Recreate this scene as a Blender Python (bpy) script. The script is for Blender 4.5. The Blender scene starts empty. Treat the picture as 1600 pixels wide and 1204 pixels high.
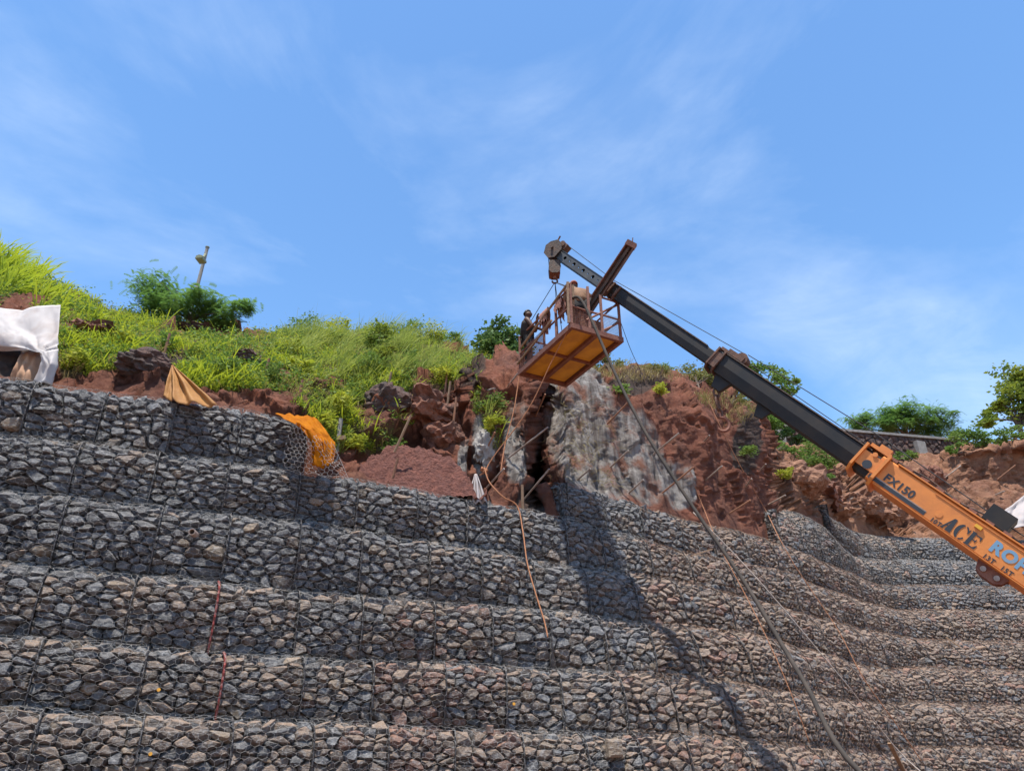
import bpy, bmesh, math, random
import numpy as np
from mathutils import Vector, Matrix, noise as mnoise
R = math.radians
random.seed(7); rng = np.random.default_rng(7)
scene = bpy.context.scene
col = scene.collection

# ------------------------------------------------------------------ camera
F = 1150.0; PITCH = R(27.5); EYE = 1.6
cam = bpy.data.cameras.new('camera'); cam.sensor_width = 36; cam.lens = 36*F/1600
cam.clip_end = 3000
co = bpy.data.objects.new('camera', cam); col.objects.link(co)
co.location = (0, 0, EYE); co.rotation_euler = (R(90)+PITCH, 0, 0)
scene.camera = co

# ------------------------------------------------------------------ light
SUN = Vector((-0.05, -0.22, 0.975)).normalized()        # towards the sun
w = bpy.data.worlds.new('World'); scene.world = w; w.use_nodes = True
nt = w.node_tree; N = nt.nodes; LK = nt.links
bg = N['Background']; bg.inputs[1].default_value = 0.15
sky = N.new('ShaderNodeTexSky'); sky.sky_type = 'NISHITA'; sky.sun_disc = False
sky.sun_elevation = math.asin(SUN.z); sky.sun_rotation = math.atan2(SUN.x, SUN.y)
sky.altitude = 0; sky.air_density = 1.0; sky.dust_density = 0.2; sky.ozone_density = 1.5
tc = N.new('ShaderNodeTexCoord')
def cloud_layer(scale, rot, lo, hi, seed, sc3):
    mp = N.new('ShaderNodeMapping'); mp.inputs['Scale'].default_value = sc3
    mp.inputs['Rotation'].default_value = rot; mp.inputs['Location'].default_value = seed
    LK.new(tc.outputs['Generated'], mp.inputs[0])
    n1 = N.new('ShaderNodeTexNoise'); n1.inputs['Scale'].default_value = scale
    n1.inputs['Detail'].default_value = 9; n1.inputs['Roughness'].default_value = .58
    n1.inputs['Distortion'].default_value = .5
    LK.new(mp.outputs[0], n1.inputs['Vector'])
    m = N.new('ShaderNodeMapRange'); m.inputs[1].default_value = lo; m.inputs[2].default_value = hi
    LK.new(n1.outputs['Fac'], m.inputs[0]); return m.outputs[0]
CS = (9.59, 5.97, 14.7)
c1 = cloud_layer(1.5, (0.9, 0.3, R(25)), .47, .82, CS, (1.0, .55, 1.8))
c2 = cloud_layer(5.5, (0.9, 0.3, R(25)), .36, .76, (7.7, 4.2, 2.3), (1.1, .5, 2.6))
mu = N.new('ShaderNodeMath'); mu.operation = 'MULTIPLY'; LK.new(c1, mu.inputs[0]); LK.new(c2, mu.inputs[1])
mu2 = N.new('ShaderNodeMath'); mu2.operation = 'MULTIPLY_ADD'; LK.new(c1, mu2.inputs[0]); mu2.inputs[1].default_value = .35
LK.new(mu.outputs[0], mu2.inputs[2])
mu3 = N.new('ShaderNodeMath'); mu3.operation = 'MULTIPLY'; mu3.use_clamp = True
LK.new(mu2.outputs[0], mu3.inputs[0]); mu3.inputs[1].default_value = .58
mx = N.new('ShaderNodeMix'); mx.data_type = 'RGBA'
LK.new(mu3.outputs[0], mx.inputs['Factor']); hs = N.new('ShaderNodeHueSaturation'); hs.inputs['Saturation'].default_value = 1.16; hs.inputs['Hue'].default_value = .498; LK.new(sky.outputs[0], hs.inputs['Color']); LK.new(hs.outputs[0], mx.inputs['A'])
mx.inputs['B'].default_value = (4.2, 4.7, 5.2, 1)
LK.new(mx.outputs['Result'], bg.inputs[0])
sl = bpy.data.lights.new('sun', 'SUN'); sl.energy = 4.45; sl.angle = R(.53); sl.color = (1, .94, .84)
so = bpy.data.objects.new('sun', sl); col.objects.link(so)
so.rotation_euler = SUN.to_track_quat('Z', 'Y').to_euler(); so.location = (0, 0, 60)
scene.view_settings.view_transform = 'Standard'; scene.view_settings.look = 'None'
scene.view_settings.exposure = 0.88; scene.view_settings.gamma = 1
scene.render.engine = 'CYCLES'
scene.cycles.max_bounces = 6; scene.cycles.transparent_max_bounces = 6

# ------------------------------------------------------------------ helpers
def ray(u, v):
    x = (u-800)/F; y = (602-v)/F
    return Vector((x, math.cos(PITCH)-y*math.sin(PITCH), math.sin(PITCH)+y*math.cos(PITCH)))
def at(u, v, Y):
    r = ray(u, v); return Vector((r.x*Y/r.y, Y, EYE+r.z*Y/r.y))
def atdep(u, v, D):
    r = ray(u, v)*D; r.z += EYE; return r
def project(p):
    x, y, z = p[0], p[1], p[2]-EYE
    dep = y*math.cos(PITCH)+z*math.sin(PITCH); up = -y*math.sin(PITCH)+z*math.cos(PITCH)
    return 800+F*x/dep, 602-F*up/dep
ORG = {}
def link(o, parent=None, origin=(0, 0, 0)):
    col.objects.link(o); origin = Vector(origin); ORG[o.name] = origin
    if parent is not None:
        o.parent = parent; o.location = origin-ORG[parent.name]
    else: o.location = origin
    return o
def tag(o, label=None, cat=None, group=None, kind=None):
    if label: o['label'] = label
    if cat: o['category'] = cat
    if group: o['group'] = group
    if kind: o['kind'] = kind
    return o
def thing(name, loc, label, cat, group=None):
    o = bpy.data.objects.new(name, None); o.empty_display_size = .2
    link(o, None, loc); return tag(o, label, cat, group)
def meshobj(name, verts, faces, mat, parent=None, smooth=False, origin=None):
    V = np.asarray(verts, dtype=np.float64).reshape(-1, 3)
    if origin is None: origin = (V.min(0)+V.max(0))/2
    origin = np.asarray(origin, float)
    me = bpy.data.meshes.new(name)
    V = V-origin
    if isinstance(faces, np.ndarray):
        nf, k = faces.shape
        me.vertices.add(len(V)); me.vertices.foreach_set('co', V.astype(np.float32).ravel())
        me.loops.add(nf*k); me.loops.foreach_set('vertex_index', faces.astype(np.int32).ravel())
        me.polygons.add(nf); me.polygons.foreach_set('loop_start', np.arange(0, nf*k, k, dtype=np.int32))
        me.update(calc_edges=True)
    else: me.from_pydata(V.tolist(), [], faces)
    if smooth: me.polygons.foreach_set('use_smooth', [True]*len(me.polygons))
    if mat is not None:
        for m in (mat if isinstance(mat, list) else [mat]): me.materials.append(m)
    o = bpy.data.objects.new(name, me)
    return link(o, parent, origin)
class MB:
    def __init__(s): s.v = []; s.f = []
    def add(s, vs, fs):
        b = len(s.v); s.v += [tuple(x) for x in vs]; s.f += [[i+b for i in f] for f in fs]; return s
    def obox(s, c, ax, ay, az):
        c = Vector(c); ax, ay, az = Vector(ax)/2, Vector(ay)/2, Vector(az)/2
        vs = [c+ax*i+ay*j+az*k for k in (-1, 1) for j in (-1, 1) for i in (-1, 1)]
        return s.add(vs, [(0, 2, 3, 1), (4, 5, 7, 6), (0, 1, 5, 4), (2, 6, 7, 3), (0, 4, 6, 2), (1, 3, 7, 5)])
    def box(s, c, d): return s.obox(c, (d[0], 0, 0), (0, d[1], 0), (0, 0, d[2]))
    def beam(s, a, b, wd, ht, up=(0, 0, 1)):
        a, b = Vector(a), Vector(b); x = (b-a); xn = x.normalized(); up = Vector(up)
        y = up.cross(xn)
        if y.length < 1e-3: y = Vector((1, 0, 0)).cross(xn)
        y.normalize(); z = xn.cross(y)
        return s.obox((a+b)/2, x, y*wd, z*ht)
    def tube(s, pts, r, n=6, cap=True):
        pts = [Vector(p) for p in pts]; m = len(pts)
        rr = r if isinstance(r, (list, tuple)) else [r]*m
        base = len(s.v); ref = None
        for i, p in enumerate(pts):
            t = (pts[min(i+1, m-1)]-pts[max(i-1, 0)]).normalized()
            if ref is None:
                ref = t.cross(Vector((0, 0, 1)))
                if ref.length < .05: ref = t.cross(Vector((1, 0, 0)))
            ref = (ref-t*ref.dot(t)).normalized(); b2 = t.cross(ref)
            for k in range(n):
                a = 2*math.pi*k/n; s.v.append(tuple(p+(ref*math.cos(a)+b2*math.sin(a))*rr[i]))
        for i in range(m-1):
            for k in range(n):
                k2 = (k+1) % n
                s.f.append([base+i*n+k, base+i*n+k2, base+(i+1)*n+k2, base+(i+1)*n+k])
        if cap:
            s.f.append([base+k for k in range(n)][::-1]); s.f.append([base+(m-1)*n+k for k in range(n)])
        return s
    def extrude(s, poly, dvec):
        n = len(poly); dv = Vector(dvec)
        vs = [Vector(p) for p in poly]+[Vector(p)+dv for p in poly]
        return s.add(vs, [list(range(n))[::-1], list(range(n, 2*n))]+[[i, (i+1) % n, n+(i+1) % n, n+i] for i in range(n)])
    def build(s, name, mat, parent=None, smooth=False, origin=None):
        return meshobj(name, s.v, s.f, mat, parent, smooth, origin)

# ------------------------------------------------------------------ materials
def mat(name, c, rough=.7, metal=0, var=.0, scale=6., c2=None, bump=0., bscale=20., lo=.35, hi=.65, rnd=0., detail=6, spec=.5, trans=0.):
    m = bpy.data.materials.new(name); m.use_nodes = True
    t = m.node_tree; b = t.nodes['Principled BSDF']
    b.inputs['Roughness'].default_value = rough; b.inputs['Metallic'].default_value = metal
    b.inputs['Specular IOR Level'].default_value = spec
    g = t.nodes.new('ShaderNodeTexCoord')
    src = None
    if c2 is not None or var:
        if c2 is None: c2 = tuple(x*(1-var) for x in c)
        n = t.nodes.new('ShaderNodeTexNoise'); n.inputs['Scale'].default_value = scale; n.inputs['Detail'].default_value = detail
        n.inputs['Roughness'].default_value = .62
        t.links.new(g.outputs['Object'], n.inputs['Vector'])
        mr = t.nodes.new('ShaderNodeMapRange'); mr.inputs[1].default_value = lo; mr.inputs[2].default_value = hi
        t.links.new(n.outputs['Fac'], mr.inputs[0])
        mx = t.nodes.new('ShaderNodeMix'); mx.data_type = 'RGBA'
        mx.inputs['A'].default_value = (*c, 1); mx.inputs['B'].default_value = (*c2, 1)
        t.links.new(mr.outputs[0], mx.inputs['Factor']); src = mx.outputs['Result']
    if rnd:
        oi = t.nodes.new('ShaderNodeObjectInfo')
        mr = t.nodes.new('ShaderNodeMapRange'); mr.inputs[3].default_value = 1-rnd; mr.inputs[4].default_value = 1+rnd
        t.links.new(oi.outputs['Random'], mr.inputs[0])
        hs = t.nodes.new('ShaderNodeHueSaturation'); hs.inputs['Color'].default_value = (*c, 1)
        if src: t.links.new(src, hs.inputs['Color'])
        t.links.new(mr.outputs[0], hs.inputs['Value']); src = hs.outputs[0]
    if src: t.links.new(src, b.inputs['Base Color'])
    else: b.inputs['Base Color'].default_value = (*c, 1)
    if bump:
        n = t.nodes.new('ShaderNodeTexNoise'); n.inputs['Scale'].default_value = bscale; n.inputs['Detail'].default_value = 8
        n.inputs['Roughness'].default_value = .65
        t.links.new(g.outputs['Object'], n.inputs['Vector'])
        bp = t.nodes.new('ShaderNodeBump'); bp.inputs['Strength'].default_value = 1; bp.inputs['Distance'].default_value = bump
        t.links.new(n.outputs['Fac'], bp.inputs['Height']); t.links.new(bp.outputs[0], b.inputs['Normal'])
    if trans:
        tr = t.nodes.new('ShaderNodeBsdfTranslucent'); ms = t.nodes.new('ShaderNodeMixShader'); ms.inputs[0].default_value = trans
        if src: t.links.new(src, tr.inputs[0])
        else: tr.inputs[0].default_value = (*c, 1)
        t.links.new(b.outputs[0], ms.inputs[1]); t.links.new(tr.outputs[0], ms.inputs[2])
        t.links.new(ms.outputs[0], t.nodes['Material Output'].inputs[0])
    return m
def stone_mat(name, c, c2, dust=(.33, .25, .19), dustamt=.35, rough=.62):
    m = mat(name, c, rough, 0, c2=c2, scale=7, bump=.075, bscale=12, rnd=.45, lo=.3, hi=.7)
    t = m.node_tree; b = t.nodes['Principled BSDF']
    src = b.inputs['Base Color'].links[0].from_socket
    oi = t.nodes.new('ShaderNodeObjectInfo')
    # pale mineral veins / fresh fracture patches
    g = t.nodes.new('ShaderNodeTexCoord')
    ad = t.nodes.new('ShaderNodeVectorMath'); ad.operation = 'ADD'
    t.links.new(g.outputs['Object'], ad.inputs[0]); t.links.new(oi.outputs['Location'], ad.inputs[1])
    v = t.nodes.new('ShaderNodeTexNoise'); v.inputs['Scale'].default_value = 11; v.inputs['Detail'].default_value = 5; v.inputs['Distortion'].default_value = 1.5
    t.links.new(ad.outputs[0], v.inputs['Vector'])
    mr = t.nodes.new('ShaderNodeMapRange'); mr.inputs[1].default_value = .5; mr.inputs[2].default_value = .68; mr.inputs[4].default_value = .6
    t.links.new(v.outputs['Fac'], mr.inputs[0])
    mx = t.nodes.new('ShaderNodeMix'); mx.data_type = 'RGBA'; t.links.new(mr.outputs[0], mx.inputs['Factor'])
    t.links.new(src, mx.inputs['A']); mx.inputs['B'].default_value = (.34, .34, .345, 1)
    # settled dust lies on upward faces (a coating, in irregular patches)
    ge = t.nodes.new('ShaderNodeNewGeometry'); sp = t.nodes.new('ShaderNodeSeparateXYZ'); t.links.new(ge.outputs['Normal'], sp.inputs[0])
    m2 = t.nodes.new('ShaderNodeMapRange'); m2.inputs[1].default_value = .25; m2.inputs[2].default_value = .85; m2.inputs[4].default_value = dustamt
    t.links.new(sp.outputs['Z'], m2.inputs[0])
    mx2 = t.nodes.new('ShaderNodeMix'); mx2.data_type = 'RGBA'; t.links.new(m2.outputs[0], mx2.inputs['Factor'])
    t.links.new(mx.outputs['Result'], mx2.inputs['A']); mx2.inputs['B'].default_value = (*dust, 1)
    t.links.new(mx2.outputs['Result'], b.inputs['Base Color'])
    # relief: coarse chips over fine bedding
    bp = b.inputs['Normal'].links[0].from_node
    vo = t.nodes.new('ShaderNodeTexVoronoi'); vo.inputs['Scale'].default_value = 13; t.links.new(ad.outputs[0], vo.inputs['Vector'])
    mp = t.nodes.new('ShaderNodeMapping'); mp.inputs['Scale'].default_value = (1, 1, 4.5); t.links.new(ad.outputs[0], mp.inputs[0])
    be = t.nodes.new('ShaderNodeTexNoise'); be.inputs['Scale'].default_value = 9; be.inputs['Detail'].default_value = 7; be.inputs['Roughness'].default_value = .7; t.links.new(mp.outputs[0], be.inputs['Vector'])
    a1 = t.nodes.new('ShaderNodeMath'); a1.operation = 'MULTIPLY_ADD'; t.links.new(vo.outputs['Distance'], a1.inputs[0]); a1.inputs[1].default_value = .8; t.links.new(be.outputs['Fac'], a1.inputs[2])
    t.links.new(a1.outputs[0], bp.inputs['Height'])
    return m
M = {}
M['stone_grey'] = stone_mat('stone_grey', (.063, .066, .074), (.122, .125, .133), dust=(.30, .265, .235), dustamt=.35, rough=.5)
M['stone_brown'] = stone_mat('stone_brown', (.095, .073, .06), (.155, .122, .10), dust=(.36, .25, .18), dustamt=.7)
M['stone_tan'] = stone_mat('stone_tan', (.24, .18, .125), (.17, .13, .095), dustamt=.4)
M['stone_red'] = stone_mat('stone_red', (.19, .10, .075), (.13, .088, .073), dust=(.36, .19, .125), dustamt=.55)
M['fill'] = mat('packed_small_stone', (.065, .06, .056), .9, var=.5, scale=14, bump=.05, bscale=18)
M['wire'] = mat('galvanised_wire', (.42, .40, .38), .6)
M['wire_dusty'] = mat('dusty_wire', (.34, .215, .15), .75, .1)
M['wire_dark'] = mat('dark_wire', (.05, .045, .045), .6, .3)
M['wire_red'] = mat('red_painted_wire', (.26, .035, .025), .6, 0, c2=(.10, .03, .025), scale=30)
M['soil_red'] = mat('loose_red_soil', (.20, .07, .048), .95, c2=(.13, .047, .036), scale=7, bump=.2, bscale=9)
M['rock_dark'] = mat('dark_weathered_rock', (.055, .042, .038), .9, c2=(.12, .062, .048), scale=3.2, bump=.16, bscale=7)
M['rock_red'] = mat('red_laterite', (.29, .118, .07), .92, c2=(.12, .056, .04), scale=2.6, bump=.2, bscale=6)
M['rock_tan'] = mat('tan_laterite', (.34, .175, .105), .92, c2=(.20, .095, .06), scale=2.2, bump=.2, bscale=6)
M['steel_rod'] = mat('grey_steel_rod', (.38, .34, .31), .55, .3, c2=(.22, .15, .11), scale=8)
M['rust_rod'] = mat('rusty_rod', (.30, .14, .075), .8, 0, c2=(.20, .10, .06), scale=10)
M['wood'] = mat('weathered_wood', (.30, .20, .12), .8, 0, c2=(.22, .13, .075), scale=14)
M['bark'] = mat('bark', (.14, .105, .08), .9, 0, c2=(.09, .065, .05), scale=9, bump=.02, bscale=30)
M['conc'] = mat('grey_plaster', (.30, .28, .26), .9, 0, c2=(.20, .185, .17), scale=5, bump=.01)
def leafmat(n, c, c2, tr=.35, rough=.62): return mat(n, c, rough, 0, spec=.25, c2=c2, scale=1.1, trans=tr, lo=.38, hi=.62, detail=4)
M['grass'] = leafmat('bright_grass', (.36, .42, .03), (.24, .32, .03), .45)
M['grass2'] = leafmat('pale_tall_grass', (.33, .37, .09), (.19, .26, .05), .42)
M['weed'] = leafmat('leafy_weed', (.28, .34, .03), (.38, .40, .045), .45)
M['dry'] = leafmat('dry_grass', (.30, .23, .11), (.22, .20, .07), .25, .7)
M['leaf_dark'] = leafmat('dark_leaf', (.065, .125, .03), (.10, .17, .04))
M['leaf_fern'] = leafmat('feathery_leaf', (.10, .20, .045), (.15, .26, .06), .45)
M['leaf_yellow'] = leafmat('yellow_green_leaf', (.24, .28, .035), (.13, .20, .03), .4)
M['leaf_mid'] = leafmat('mid_green_leaf', (.11, .20, .035), (.17, .25, .05), .4)
M['leaf_olive'] = leafmat('olive_leaf', (.15, .18, .05), (.22, .22, .07), .35)
M['orange_cloth'] = mat('orange_woven_tarp', (.50, .17, .003), .8, 0, spec=.1, c2=(.36, .10, .003), scale=5, bump=.02, bscale=25, trans=.25)
M['amber_cloth'] = mat('amber_tarp', (.43, .20, .045), .7, 0, c2=(.31, .13, .03), scale=4, bump=.01, bscale=60, trans=.2)
M['white_cloth'] = mat('white_sheet', (.50, .465, .45), .8, 0, c2=(.36, .27, .23), scale=1.6, lo=.48, hi=.8, trans=.15)
M['brown_cloth'] = mat('brown_sheet', (.46, .27, .16), .8, 0, c2=(.36, .19, .11), scale=4, trans=.15)
M['sack'] = mat('grey_white_sack', (.30, .285, .29), .8, 0, c2=(.36, .30, .28), scale=9)

# ------------------------------------------------------------------ gabion wall layout
US = np.arange(0, 1601, 100.)
BASEY = np.array([10.2, 10.5, 10.8, 11.15, 11.6, 12.05, 12.5, 12.9, 13.25, 13.65, 14.3, 14.75, 15.6, 17.6, 20.2, 21.1, 21.8])
SETB = np.array([.14, .14, .14, .15, .16, .17, .2, .26, .38, .5, .6, .85, 1.05, 1.2, 1.25, 1.1, 1.0])
TR = {1: [(0, 1110), (180, 1122), (370, 1128), (540, 1132), (680, 1140), (800, 1147), (960, 1148), (1080, 1142), (1180, 1143), (1281, 1147), (1415, 1155), (1600, 1159)],
 2: [(0, 996), (236, 1012), (371, 1025), (540, 1033), (641, 1036), (776, 1042), (911, 1049), (1080, 1048), (1241, 1063), (1415, 1087), (1600, 1097)],
 3: [(0, 882), (236, 900), (540, 931), (725, 944), (928, 958), (1012, 968), (1080, 966), (1207, 978), (1255, 991), (1382, 1031), (1600, 1042)],
 4: [(0, 765), (111, 775), (270, 796), (469, 813), (620, 838), (820, 870), (900, 885), (1000, 890), (1080, 897), (1147, 911), (1214, 929), (1281, 948), (1335, 961), (1466, 993), (1600, 996)],
 5: [(0, 678), (250, 705), (466, 739), (560, 748), (700, 775), (850, 800), (1080, 850), (1241, 877), (1295, 904), (1415, 944), (1600, 948)],
 6: [(0, 590), (170, 612), (340, 633), (430, 648), (480, 662), (875, 752), (1000, 780), (1100, 805), (1190, 822), (1300, 865), (1382, 904), (1500, 907), (1600, 910)],
 7: [(1190, 797), (1275, 785), (1300, 815), (1331, 858), (1400, 864), (1516, 869), (1600, 872)],
 8: [(1280, 782), (1320, 806), (1345, 819), (1382, 828), (1466, 832), (1600, 836)]}
def xinterp(x, xs, ys):
    x = np.asarray(x, float); r = np.interp(x, xs, ys)
    s0 = (ys[1]-ys[0])/(xs[1]-xs[0]); s1 = (ys[-1]-ys[-2])/(xs[-1]-xs[-2])
    return np.where(x < xs[0], ys[0]+(x-xs[0])*s0, np.where(x > xs[-1], ys[-1]+(x-xs[-1])*s1, r))
UG = np.arange(-160, 1761, 8.)
def smooth(a, n=5):
    k = np.ones(n)/n; p = np.pad(a, n//2, mode='edge'); return np.convolve(p, k, 'valid')
Yb = smooth(xinterp(UG, US, BASEY), 9); Sb = smooth(xinterp(UG, US, SETB), 9)
CUR = {}
for k, tr in TR.items():
    tr = np.array(tr, float); v = smooth(xinterp(UG, tr[:, 0], tr[:, 1]), 5)
    if k > 6: v = np.where(UG < tr[0, 0], tr[0, 1], v)
    Y = Yb+Sb*(k-3)
    if k == 1: Y = Yb-Sb*1.6-.15
    P = np.array([at(a, b, c) for a, b, c in zip(UG, v, Y)])
    d = np.gradient(P[:, :2], axis=0); d /= np.linalg.norm(d, axis=1)[:, None]
    n = np.stack([smooth(d[:, 1], 7), smooth(-d[:, 0], 7)], 1); n /= np.linalg.norm(n, axis=1)[:, None]
    s = np.concatenate([[0], np.cumsum(np.linalg.norm(np.diff(P[:, :2], axis=0), axis=1))])
    CUR[k] = dict(P=P, n=n, s=s)
def ztop(k, u): return np.interp(u, UG, CUR[k]['P'][:, 2])
for k in CUR:
    CUR[k]['zb'] = CUR[k-1]['P'][:, 2]-.34*np.clip((Sb-.3)/.5, 0, 1) if k > 1 else CUR[1]['P'][:, 2]-1.05

def surf_factory(k):
    C = CUR[k]
    PF_A = np.array([(0, 0), (.06, .25), (.085, .55), (.06, .8), (0, .94), (-.14, 1.0), (-.45, 1.02)])
    PF_B = np.array([(0, 0), (.07, .27), (.02, .56), (-.2, .81), (-.6, .96), (-1.1, 1.02)])
    def S(s, tau, d):
        s = np.asarray(s, float); tau = np.asarray(tau, float); d = np.asarray(d, float)
        px = np.interp(s, C['s'], C['P'][:, 0]); py = np.interp(s, C['s'], C['P'][:, 1])
        zt = np.interp(s, C['s'], C['P'][:, 2]); zb = np.interp(s, C['s'], C['zb'])
        nx = np.interp(s, C['s'], C['n'][:, 0]); ny = np.interp(s, C['s'], C['n'][:, 1])
        sb = np.interp(s, C['s'], Sb); H = zt-zb
        ta = np.array([0, .19, .42, .62, .74, .84, 1.0]); tb = np.array([0, .18, .36, .54, .75, 1.0])
        wB = np.clip((sb-.35)/.4, 0, 1)
        oA = np.interp(tau, ta, PF_A[:, 0]); zA = np.interp(tau, ta, PF_A[:, 1])
        oB = np.interp(tau, tb, PF_B[:, 0]); zB = np.interp(tau, tb, PF_B[:, 1])
        oB = np.where(oB < 0, oB*np.maximum(sb, .35), oB)
        out = oA*(1-wB)+oB*wB; zz = zA*(1-wB)+zB*wB
        e = .02
        oA2 = np.interp(tau+e, ta, PF_A[:, 0]); zA2 = np.interp(tau+e, ta, PF_A[:, 1])
        oB2 = np.interp(tau+e, tb, PF_B[:, 0]); zB2 = np.interp(tau+e, tb, PF_B[:, 1])
        oB2 = np.where(oB2 < 0, oB2*np.maximum(sb, .35), oB2)
        do = (oA2-oA)*(1-wB)+(oB2-oB)*wB; dz = ((zA2-zA)*(1-wB)+(zB2-zB)*wB)*H
        L = np.sqrt(do*do+dz*dz)+1e-6
        no, nz = dz/L, -do/L
        no = np.where(tau+e > 1, .15, no); nz = np.where(tau+e > 1, .98, nz)
        o = out+no*d
        wob = (.05*np.sin(s*2.3+k*1.7)+.04*np.sin(s*5.1+k))*(1-.5*wB)      # baskets bulge unevenly
        o = o+wob*np.sin(np.clip(tau, 0, 1)*math.pi)
        return np.stack([px+nx*o, py+ny*o, zb+zz*H+nz*d], -1)
    return S
def cells(W, H, w_, h_, drop=.16):
    rows = max(2, round(H/h_)); seeds = []
    for r in range(rows):
        hh = H/rows; n = max(2, round(W/w_*random.uniform(.78, 1.25)))
        off = random.random()*.6-.3
        for c in range(n):
            if random.random() < drop: continue
            seeds.append(((c+.5+off*.6+random.uniform(-.42, .42))*W/n, (r+.5+random.uniform(-.36, .36))*hh))
    an = w_/h_*.82
    sd = np.array(seeds); sd[:, 0] = np.clip(sd[:, 0], .02, W-.02); q = sd*np.array([1, an]); out = []
    wt = rng.uniform(0, .30*w_*w_, len(sd))
    for i in range(len(sd)):
        d2 = ((q-q[i])**2).sum(1); nb = np.argsort(d2)[1:18]
        poly = [(0, 0), (W, 0), (W, H*an), (0, H*an)]
        for j in nb:
            dx, dy = q[j]-q[i]
            lim = (q[j][0]**2+q[j][1]**2-q[i][0]**2-q[i][1]**2-wt[j]+wt[i])/2
            new = []; m = len(poly)
            for a in range(m):
                p, r2 = poly[a], poly[(a+1) % m]
                fp = p[0]*dx+p[1]*dy-lim; fr = r2[0]*dx+r2[1]*dy-lim
                if fp <= 0: new.append(p)
                if fp*fr < 0:
                    t = fp/(fp-fr); new.append((p[0]+(r2[0]-p[0])*t, p[1]+(r2[1]-p[1])*t))
            poly = new
            if len(poly) < 3: break
        if len(poly) >= 3:
            pa = np.array(poly)/np.array([1, an])
            if np.ptp(pa[:, 0]) > .035 and np.ptp(pa[:, 1]) > .03: out.append(pa)
    return out
def stone_points(pa, rough=1.):
    c = pa.mean(0); wd, ht = np.ptp(pa[:, 0]), np.ptp(pa[:, 1]); sz = min(wd, ht)
    n = len(pa); ring = []
    for i in range(n):
        a, b = pa[i], pa[(i+1) % n]
        L = np.linalg.norm(b-a)
        if L < .025: ring.append((a+b)/2); continue
        f = random.uniform(.06, .28); ring.append(a+(b-a)*f)
        f = random.uniform(.72, .94); ring.append(a+(b-a)*f)
    ring = np.array(ring)
    gap = min(.006/max(sz, .05), .07)
    ring = c+(ring-c)*(1-gap)
    m = len(ring); pts = []
    dep = sz*.36*rough
    ta, tb = random.uniform(-.30, .30), random.uniform(-.55, .18)
    if random.random() < .25: ta *= 2
    for q in ring[::1]: pts.append((*q, random.uniform(-.3, .12)*dep))
    for q in ring[random.randint(0, 1)::2]:
        f = random.uniform(.5, .9); e = c+(q-c)*f
        pts.append((*e, dep*random.uniform(.65, 1.0)+ta*(e[0]-c[0])+tb*(e[1]-c[1])))
    for q in ring[::3]:
        e = c+(q-c)*.8; pts.append((*e, -max(.09, sz*.7)))
    return np.array(pts)
def hull(P):
    bm = bmesh.new()
    vs = [bm.verts.new(p) for p in P]
    r = bmesh.ops.convex_hull(bm, input=vs)
    dead = [e for e in set(r['geom_interior']+r['geom_unused']) if isinstance(e, bmesh.types.BMVert) and e.is_valid and not e.link_faces]
    for e in dead: bm.verts.remove(e)
    bm.normal_update()
    bm.verts.index_update()
    V = [v.co[:] for v in bm.verts]; Fc = [[v.index for v in f.verts] for f in bm.faces]; bm.free()
    return V, Fc
def hexmesh(W, T, cw=.125, ch=.105):
    """edges of a pointy-top hexagonal net over [0,W]x[0,T]"""
    E = []; nr = int(T/(ch*.75))+1; nc = int(W/cw)+1
    for r in range(nr):
        for c in range(nc):
            x = (c+(.5 if r % 2 else 0))*cw; y = r*ch*.75
            p = [(x, y+ch*.25), (x, y-ch*.25), (x+cw/2, y-ch*.5), (x+cw, y-ch*.25)]
            for a, b in ((0, 1), (1, 2), (2, 3)): E.append((*p[a], *p[b]))
    E = np.array(E); E += rng.normal(0, .004, E.shape)
    E[:, [0, 2]] = np.clip(E[:, [0, 2]], 0, W); E[:, [1, 3]] = np.clip(E[:, [1, 3]], 0, T)
    L = np.hypot(E[:, 0]-E[:, 2], E[:, 1]-E[:, 3]); return E[L > .01]
def tubes_np(A, B, r):
    D = B-A; D /= np.linalg.norm(D, axis=1)[:, None]+1e-9
    up = np.where(np.abs(D[:, 2:3]) > .8, np.array([[1., 0, 0]]), np.array([[0, 0, 1.]]))
    X = np.cross(D, up); X /= np.linalg.norm(X, axis=1)[:, None]+1e-9; Z = np.cross(D, X)
    V = []
    for P in (A, B):
        for a in (0, 2.094, 4.189): V.append(P+(X*math.cos(a)+Z*math.sin(a))*r)
    V = np.stack(V, 1).reshape(-1, 3)
    f = np.array([(0, 1, 4, 3), (1, 2, 5, 4), (2, 0, 3, 5)])
    return V, (np.arange(len(A))[:, None, None]*6+f[None]).reshape(-1, 4)

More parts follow.
